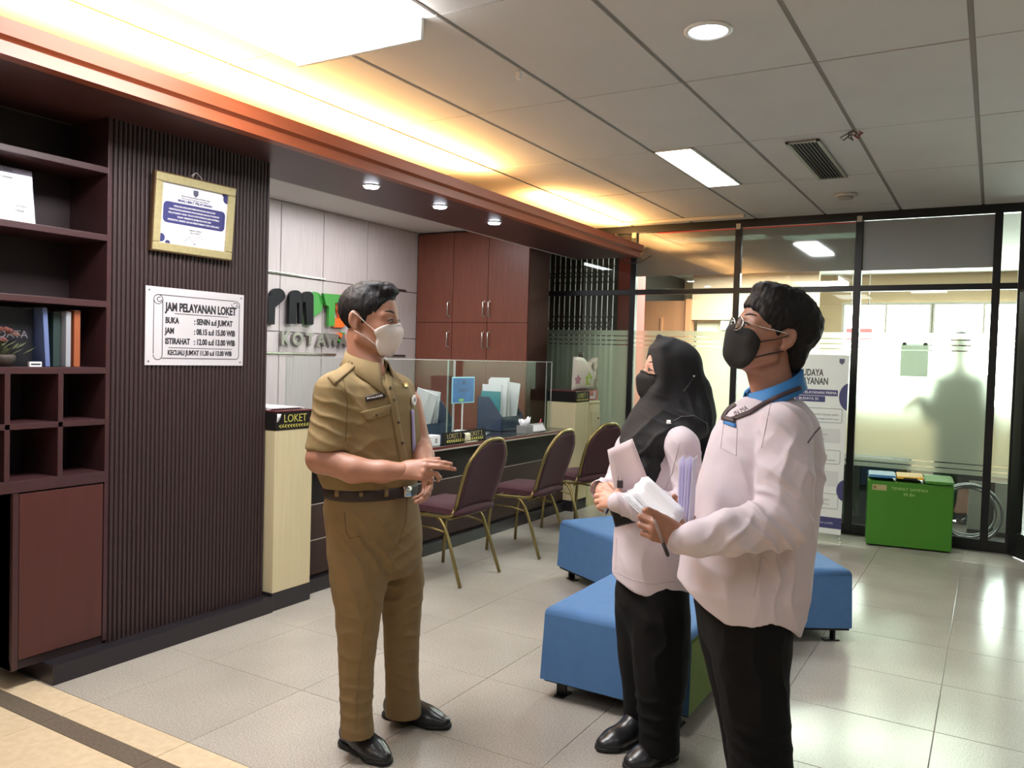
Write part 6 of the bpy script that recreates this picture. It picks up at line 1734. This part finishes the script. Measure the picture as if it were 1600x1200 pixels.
bm = bmesh.new(); lathe(bm, [(.035, 1.142), (.038, 1.16), (.038, 1.36), (.03, 1.40), (.018, 1.43)], 16, c=(-3.50, 7.21, 0)); obj('body', bm, mat('bottle_dark', (46, 38, 34), .25), t)
bm = bmesh.new(); lathe(bm, [(.024, 1.43), (.024, 1.50), (.02, 1.505)], 14, c=(-3.50, 7.21, 0)); obj('cap', bm, mat('bottle_cap', (70, 60, 54), .4), t)

t = thing('loose_cable', 'thin dark cable sagging in front of the first glass post', 'cable', (-3.05, 7.43, 2.45))
bm = bmesh.new(); tube(bm, [(-3.27, 7.44, 2.62), (-3.24, 7.44, 2.48), (-3.16, 7.43, 2.40), (-3.06, 7.43, 2.39), (-2.96, 7.44, 2.42), (-2.90, 7.45, 2.46)], .006, 7); obj('cable', bm, mat('cable_dark', (70, 56, 48), .5), t)
bm = bmesh.new(); lathe(bm, [(.008, 2.62), (.012, 2.64), (.012, 2.684)], 8, c=(-3.27, 7.445, 0)); obj('plug', bm, mat('cable_dark', (70, 56, 48), .5), t)
t = thing('paper_scrap', 'torn white paper scrap stuck over the first letter on the near pedestal', 'paper', (-3.35, 3.17, 1.07))
bm = bmesh.new(); sheet(bm, [[(-3.3525, 3.148, 1.045), (-3.3525, 3.162, 1.05)], [(-3.3525, 3.150, 1.075), (-3.3522, 3.172, 1.07)], [(-3.3525, 3.149, 1.092), (-3.3522, 3.180, 1.09)]], .0008); obj('scrap', bm, M_PAPER, t)
# ---------------------------------------------------------------- standing banner
t = thing('standing_banner', 'white standing banner headed BUDAYA PELAYANAN behind the man in the white shirt', 'banner', (-1.28, 7.05, 0))
bw, bh = .60, 1.46
bfm = frame_m((-1.612, 6.98, .075), (1, .02, 0), (-.005, .055, 1))
M_BAN = mat('banner_white', (226, 228, 222), .55)
obj('sheet', on(bfm, 0, bw, 0, bh, 0, .0025), M_BAN, t)
def bfr(u, v, h): return bfm @ Vector((u, v, h))
BN = mat('banner_navy', (60, 62, 108), .5); BG = mat('banner_grey', (70, 72, 66), .5); BP = mat('banner_panel', (208, 210, 206), .55)
def btext(s, u, v, size, m, w=.0036, **k): text('lettering', s, size, bfr(u, v, w), (1, .02, 0), (-.005, .055, 1), m, t, **k)
btext('BUDAYA', bw / 2 + .01, 1.285, .078, BG, sx=.62, offset=.0022); btext('PELAYANAN', bw / 2 + .01, 1.215, .078, BG, sx=.62, offset=.0022)
for u0, u1, v0, v1, s in ((.10, bw - .075, 1.122, 1.172, 'STANDAR PELAYANAN PRIMA'), (.17, bw - .17, 1.07, 1.118, 'BUDAYA 5S')):
    bm = bmesh.new(); prism(bm, rrect(u0, u1, v0, v1, .006, 3), .003, .0038, frame=bfr); obj('heading_bar', bm, BN, t)
    btext(s, (u0 + u1) / 2, v0 + .015, .030, M_PAPER, w=.0042)
def rline(u0, u1, v0, v1):
    bm = bmesh.new(); tube(bm, [bfr(u, v, .003) for u, v in rrect(u0, u1, v0, v1, .014, 4)], .0022, 5, closed=True); return bm
for v0, v1 in ((.905, 1.02), (.57, .68), (.205, .325)): obj('box_outline', rline(.05, bw - .035, v0, v1), mat('banner_line', (150, 152, 146), .5), t)
for v0, v1 in ((.74, .855), (.385, .51)):
    bm = bmesh.new(); prism(bm, rrect(.05, bw - .04, v0, v1, .012, 4), .0028, .0034, frame=bfr); obj('grey_panel', bm, BP, t)
BT = mat('banner_text', (150, 150, 146), .5)
for v, s1, s2 in ((.955, 'SENYUM SALAM SAPA', 'menyambut dengan ramah tamah'), (.79, 'SOPAN', 'santun'), (.62, 'SANTUN', 'bersikap baik kepada pemohon'), (.45, 'SIGAP', 'cepat dan tepat'), (.26, 'SENANG HATI', 'melayani sepenuh hati')):
    btext(s1, bw - .17, v + .006, .022, BT); btext(s2, bw - .18, v - .026, .018, BT)
bm = bmesh.new(); prism(bm, [(0, .045), (bw, .045), (bw, .135), (0, .135)], .0028, .0036, frame=bfr); obj('foot_band', bm, BN, t)
btext('@dpmptsp   mal pelayanan publik', bw * .6, .08, .026, mat('banner_pale', (190, 190, 206), .5), w=.0042)
for cu, cv, r in ((bw + .02, 1.12, .085), (bw + .015, .36, .065)):
    pts = [(min(cu + r * math.cos(2 * PI * i / 28), bw), cv + r * 1.35 * math.sin(2 * PI * i / 28)) for i in range(28) ]
    bm = bmesh.new(); prism(bm, [p for k, p in enumerate(pts) if p[0] < bw or pts[k - 1][0] < bw or pts[(k + 1) % 28][0] < bw], .0028, .0036, frame=bfr); obj('side_dot', bm, BN, t)
bm = bmesh.new(); prism(bm, [(bw - .075, 1.43), (bw - .035, 1.43), (bw - .035, 1.40), (bw - .055, 1.38), (bw - .075, 1.40)], .0028, .0036, frame=bfr); obj('crest', bm, mat('crest_grey', (84, 84, 104), .5), t)
bm = bmesh.new(); prism(bm, [(.035, 1.42), (.095, 1.43), (.10, 1.40), (.05, 1.38)], .0028, .0036, frame=bfr); obj('logo_mark', bm, mat('logo_tan', (172, 160, 120), .5), t)
for a, b in (((.02, .02), (bw - .02, bh - .02)), ((bw - .02, .02), (.02, bh - .02))):
    bm = bmesh.new(); tube(bm, [bfr(a[0], a[1], -.01), bfr(bw / 2, bh / 2, -.06), bfr(b[0], b[1], -.01)], .005, 6); obj('cross_pole', bm, mat('pole_grey', (120, 120, 122), .4, metal=.5), t)
for u in (.03, bw - .02):
    f0 = bfr(u, 0.0, -.008); bm = bmesh.new(); tube(bm, [f0, Vector((f0.x + (.04 if u > .3 else -.04), f0.y - .10, .006))], .005, 6); obj('foot', bm, M_CHROME, t)

# ---------------------------------------------------------------- green recycling bin
t = thing('recycling_bin', 'green box bin with a blue, a yellow and a green lid at the glass wall', 'bin', (-.5, 7.35, 0))
ba = math.radians(9)
gm = Matrix.Translation((-.835, 7.10, 0)) @ Matrix.Rotation(ba, 4, 'Z')
M_BING = mat('bin_green', (66, 132, 34), .45, var=.06, vscale=3)
bw2, bd, bh2 = .615, .26, .53
bm = bmesh.new(); box(bm, 0, bw2, 0, bd, 0.012, bh2, bev=.008, mtx=gm); obj('body', bm, M_BING, t)
bm = bmesh.new()
for u in (.03, bw2 - .06):
    for v in (.03, bd - .06): box(bm, u, u + .03, v, v + .03, 0, .014, mtx=gm)
obj('feet', bm, mat('base_black', (24, 24, 26), .6), t)
for k, (u0, u1, m, tl) in enumerate(((.0, .20, mat('lid_blue', (52, 116, 164), .4), .10), (.207, .40, mat('lid_yellow', (232, 178, 40), .4), .10), (.407, bw2, M_BING, .02))):
    lm = gm @ Matrix.Translation((0, bd, bh2 + .004)) @ Matrix.Rotation(-tl, 4, 'X')
    bm = bmesh.new(); prism(bm, [(-bd - .012, 0), (.0, 0), (.0, .045), (-bd * .45, .05), (-bd - .004, .018)], u0, u1, frame=lambda a, b, h: lm @ Vector((h, a, b)), bev=.006)
    l = obj('lid', bm, m, t)
    bm = bmesh.new(); box(bm, (u0 + u1) / 2 - .05, (u0 + u1) / 2 + .05, -bd - .016, -bd - .008, -.004, .010, bev=.002, mtx=lm); obj('lid_grip', bm, mat('base_black', (24, 24, 26), .6) if k == 1 else m, l)
bfm2 = gm
def bintext(s, u, z, size):
    o = gm @ Vector((u, -.001, z)); x = (gm.to_3x3() @ Vector((1, 0, 0)))
    text('lettering', s, size, o, x, (0, 0, 1), mat('bin_print', (170, 200, 130), .5), t)
bintext('TEMPAT SAMPAH', .30, .465, .034); bintext('3R Bin', .30, .425, .032)
bm = bmesh.new(); box(bm, .03, .135, -.002, -.0005, .455, .50, mtx=gm); obj('sticker', bm, mat('sticker', (176, 168, 120), .5), t)
bm = bmesh.new(); box(bm, .04, .058, -.003, -.0019, .468, .488, mtx=gm); obj('sticker_mark', bm, mat('sticker_mark', (120, 100, 50), .5), t)

def translucent(name, col):
    m = bpy.data.materials.new(name); m.use_nodes = True
    nt = m.node_tree; N = nt.nodes; N.remove(N['Principled BSDF'])
    a = N.new('ShaderNodeBsdfTranslucent'); a.inputs[0].default_value = (*lin(col), 1)
    b = N.new('ShaderNodeBsdfDiffuse'); b.inputs[0].default_value = (*lin(col), 1)
    x = N.new('ShaderNodeMixShader'); x.inputs[0].default_value = .4
    nt.links.new(a.outputs[0], x.inputs[1]); nt.links.new(b.outputs[0], x.inputs[2]); nt.links.new(x.outputs[0], N['Material Output'].inputs[0])
    return m
# ---------------------------------------------------------------- cable coil, paper on the glass, folding gate
t = thing('cable_coil', 'loose coil of grey conduit standing behind the glass by the door', 'coil', (-.13, 7.75, 0))
for k in range(6):
    bm = bmesh.new(); r = .235 - .012 * (k % 3); cx, cy = -.13 + .02 * math.sin(k * 2.1), 7.70 + .028 * k
    tube(bm, [(cx + r * math.cos(2 * PI * i / 36), cy + .03 * math.sin(4 * PI * i / 36 + k), .255 + r * math.sin(2 * PI * i / 36) * 1.0) for i in range(36)], .010, 7, closed=True)
    obj('loop', bm, mat('conduit', (120, 122, 124), .4), t)
t = thing('white_panel', 'bright white board leaning behind the cable coil', 'board', (-.05, 8.3, 0))
m4 = frame_m((-.15, 8.25, 0.0), (1, 0, 0), (0, .15, 1))
obj('board', on(m4, 0, .36, .02, .46, 0, .012, .002), mat('board_white', (232, 232, 228), .5), t)
bm = bmesh.new(); box(bm, .16, .20, .02, .46, .012, .02, mtx=m4); box(bm, 0, .36, .0, .03, -.002, .02, mtx=m4); obj('strap', bm, mat('base_black', (24, 24, 26), .6), t)
t = thing('glass_notice', 'grey sheet of paper stuck on the glass beside the silhouette', 'paper', (-.57, 7.51, 1.5))
pa = at(1408, 537, 'y', YG); pb = at(1449, 589, 'y', YG)
obj('sheet', bmbox(pa.x, pb.x, YG + .0035, YG + .005, pb.z, pa.z), translucent('notice_paper', (232, 236, 232)), t)
bm = bmesh.new()
for x in (pa.x + .01, pb.x - .04): box(bm, x, x + .03, YG + .003, YG + .0055, pa.z - .012, pa.z + .012)
obj('tape', bm, mat('tape', (190, 186, 170), .4), t)
t = thing('folding_gate', 'dark folding scissor gate behind the glass beside the tall cabinet', 'gate', (-3.75, 7.72, 0))
M_GATE = mat('gate_metal', (62, 55, 48), .6)
gx = [-4.15 + .062 * i for i in range(13)]
for i, x in enumerate(gx):
    obj('gate_bar', bmbox(x - .011, x + .011, 7.70, 7.72, 0.02, 2.60), M_GATE, t)
for z in (.35, 1.05, 1.80, 2.32):
    bm = bmesh.new()
    for i in range(12):
        a, b = gx[i], gx[i + 1]
        for s in (-1, 1):
            d = Vector((b - a, 0, .10 * s)); c = Vector(((a + b) / 2, 7.695, z)); tube(bm, [c - d, c + d], .005, 5)
    o = obj('lattice', bm, M_GATE, t); o['kind'] = 'stuff'
struct('wall_behind_gate', bmbox(-4.45, -3.64, 8.4, 8.5, 0, 2.8), mat('gate_wall', (74, 65, 57), .7))
t = thing('dark_backing_cabinet', 'low dark cabinet added behind the glass to look dark below the frosted film', 'cabinet', (-1.5, 8.0, 0))
obj('carcass', bmbox(-3.2, -.62, 7.9, 8.3, 0, .62, bev=.004), mat('backing_dark', (24, 25, 28), .9), t)  # cabinet added so the clear glass low down looks dark
for k in range(4): obj('cabinet_door', bmbox(-3.18 + .64 * k, -2.55 + .64 * k, 7.885, 7.9, .04, .60, bev=.003), mat('backing_door', (44, 46, 52), .4), t)
t = thing('wall_camera', 'small white camera device under the tan office bulkhead', 'camera', (-3.2, 10.85, 1.9))
obj('body', bmbox(-3.20, -3.02, 10.84, 10.95, 1.88, 2.02, bev=.02), mat('device_white', (226, 224, 216), .4), t)
bm = bmesh.new(); tube(bm, [(-3.34, 10.88, 1.83), (-3.28, 10.86, 1.88), (-3.2, 10.86, 1.82), (-3.12, 10.88, 1.78)], .018, 8); obj('cable', bm, mat('device_white', (226, 224, 216), .4), t)
t = thing('red_board', 'plain red board hanging in the office behind the glass', 'board', (-1.6, 11.0, 1.75))
pa = at(1322, 513, 'y', 11.0); pb = at(1362, 532, 'y', 11.0)
obj('panel', bmbox(pa.x, pb.x, 11.0, 11.03, pb.z, pa.z, bev=.003), mat('red_paint2', (206, 70, 74), .5), t)
bm = bmesh.new(); tube(bm, [(pa.x + .05, 11.015, pa.z), (pa.x + .05, 11.015, 2.8)], .006, 6); tube(bm, [(pb.x - .05, 11.015, pa.z), (pb.x - .05, 11.015, 2.8)], .006, 6); obj('hanger', bm, M_CHROME, t)
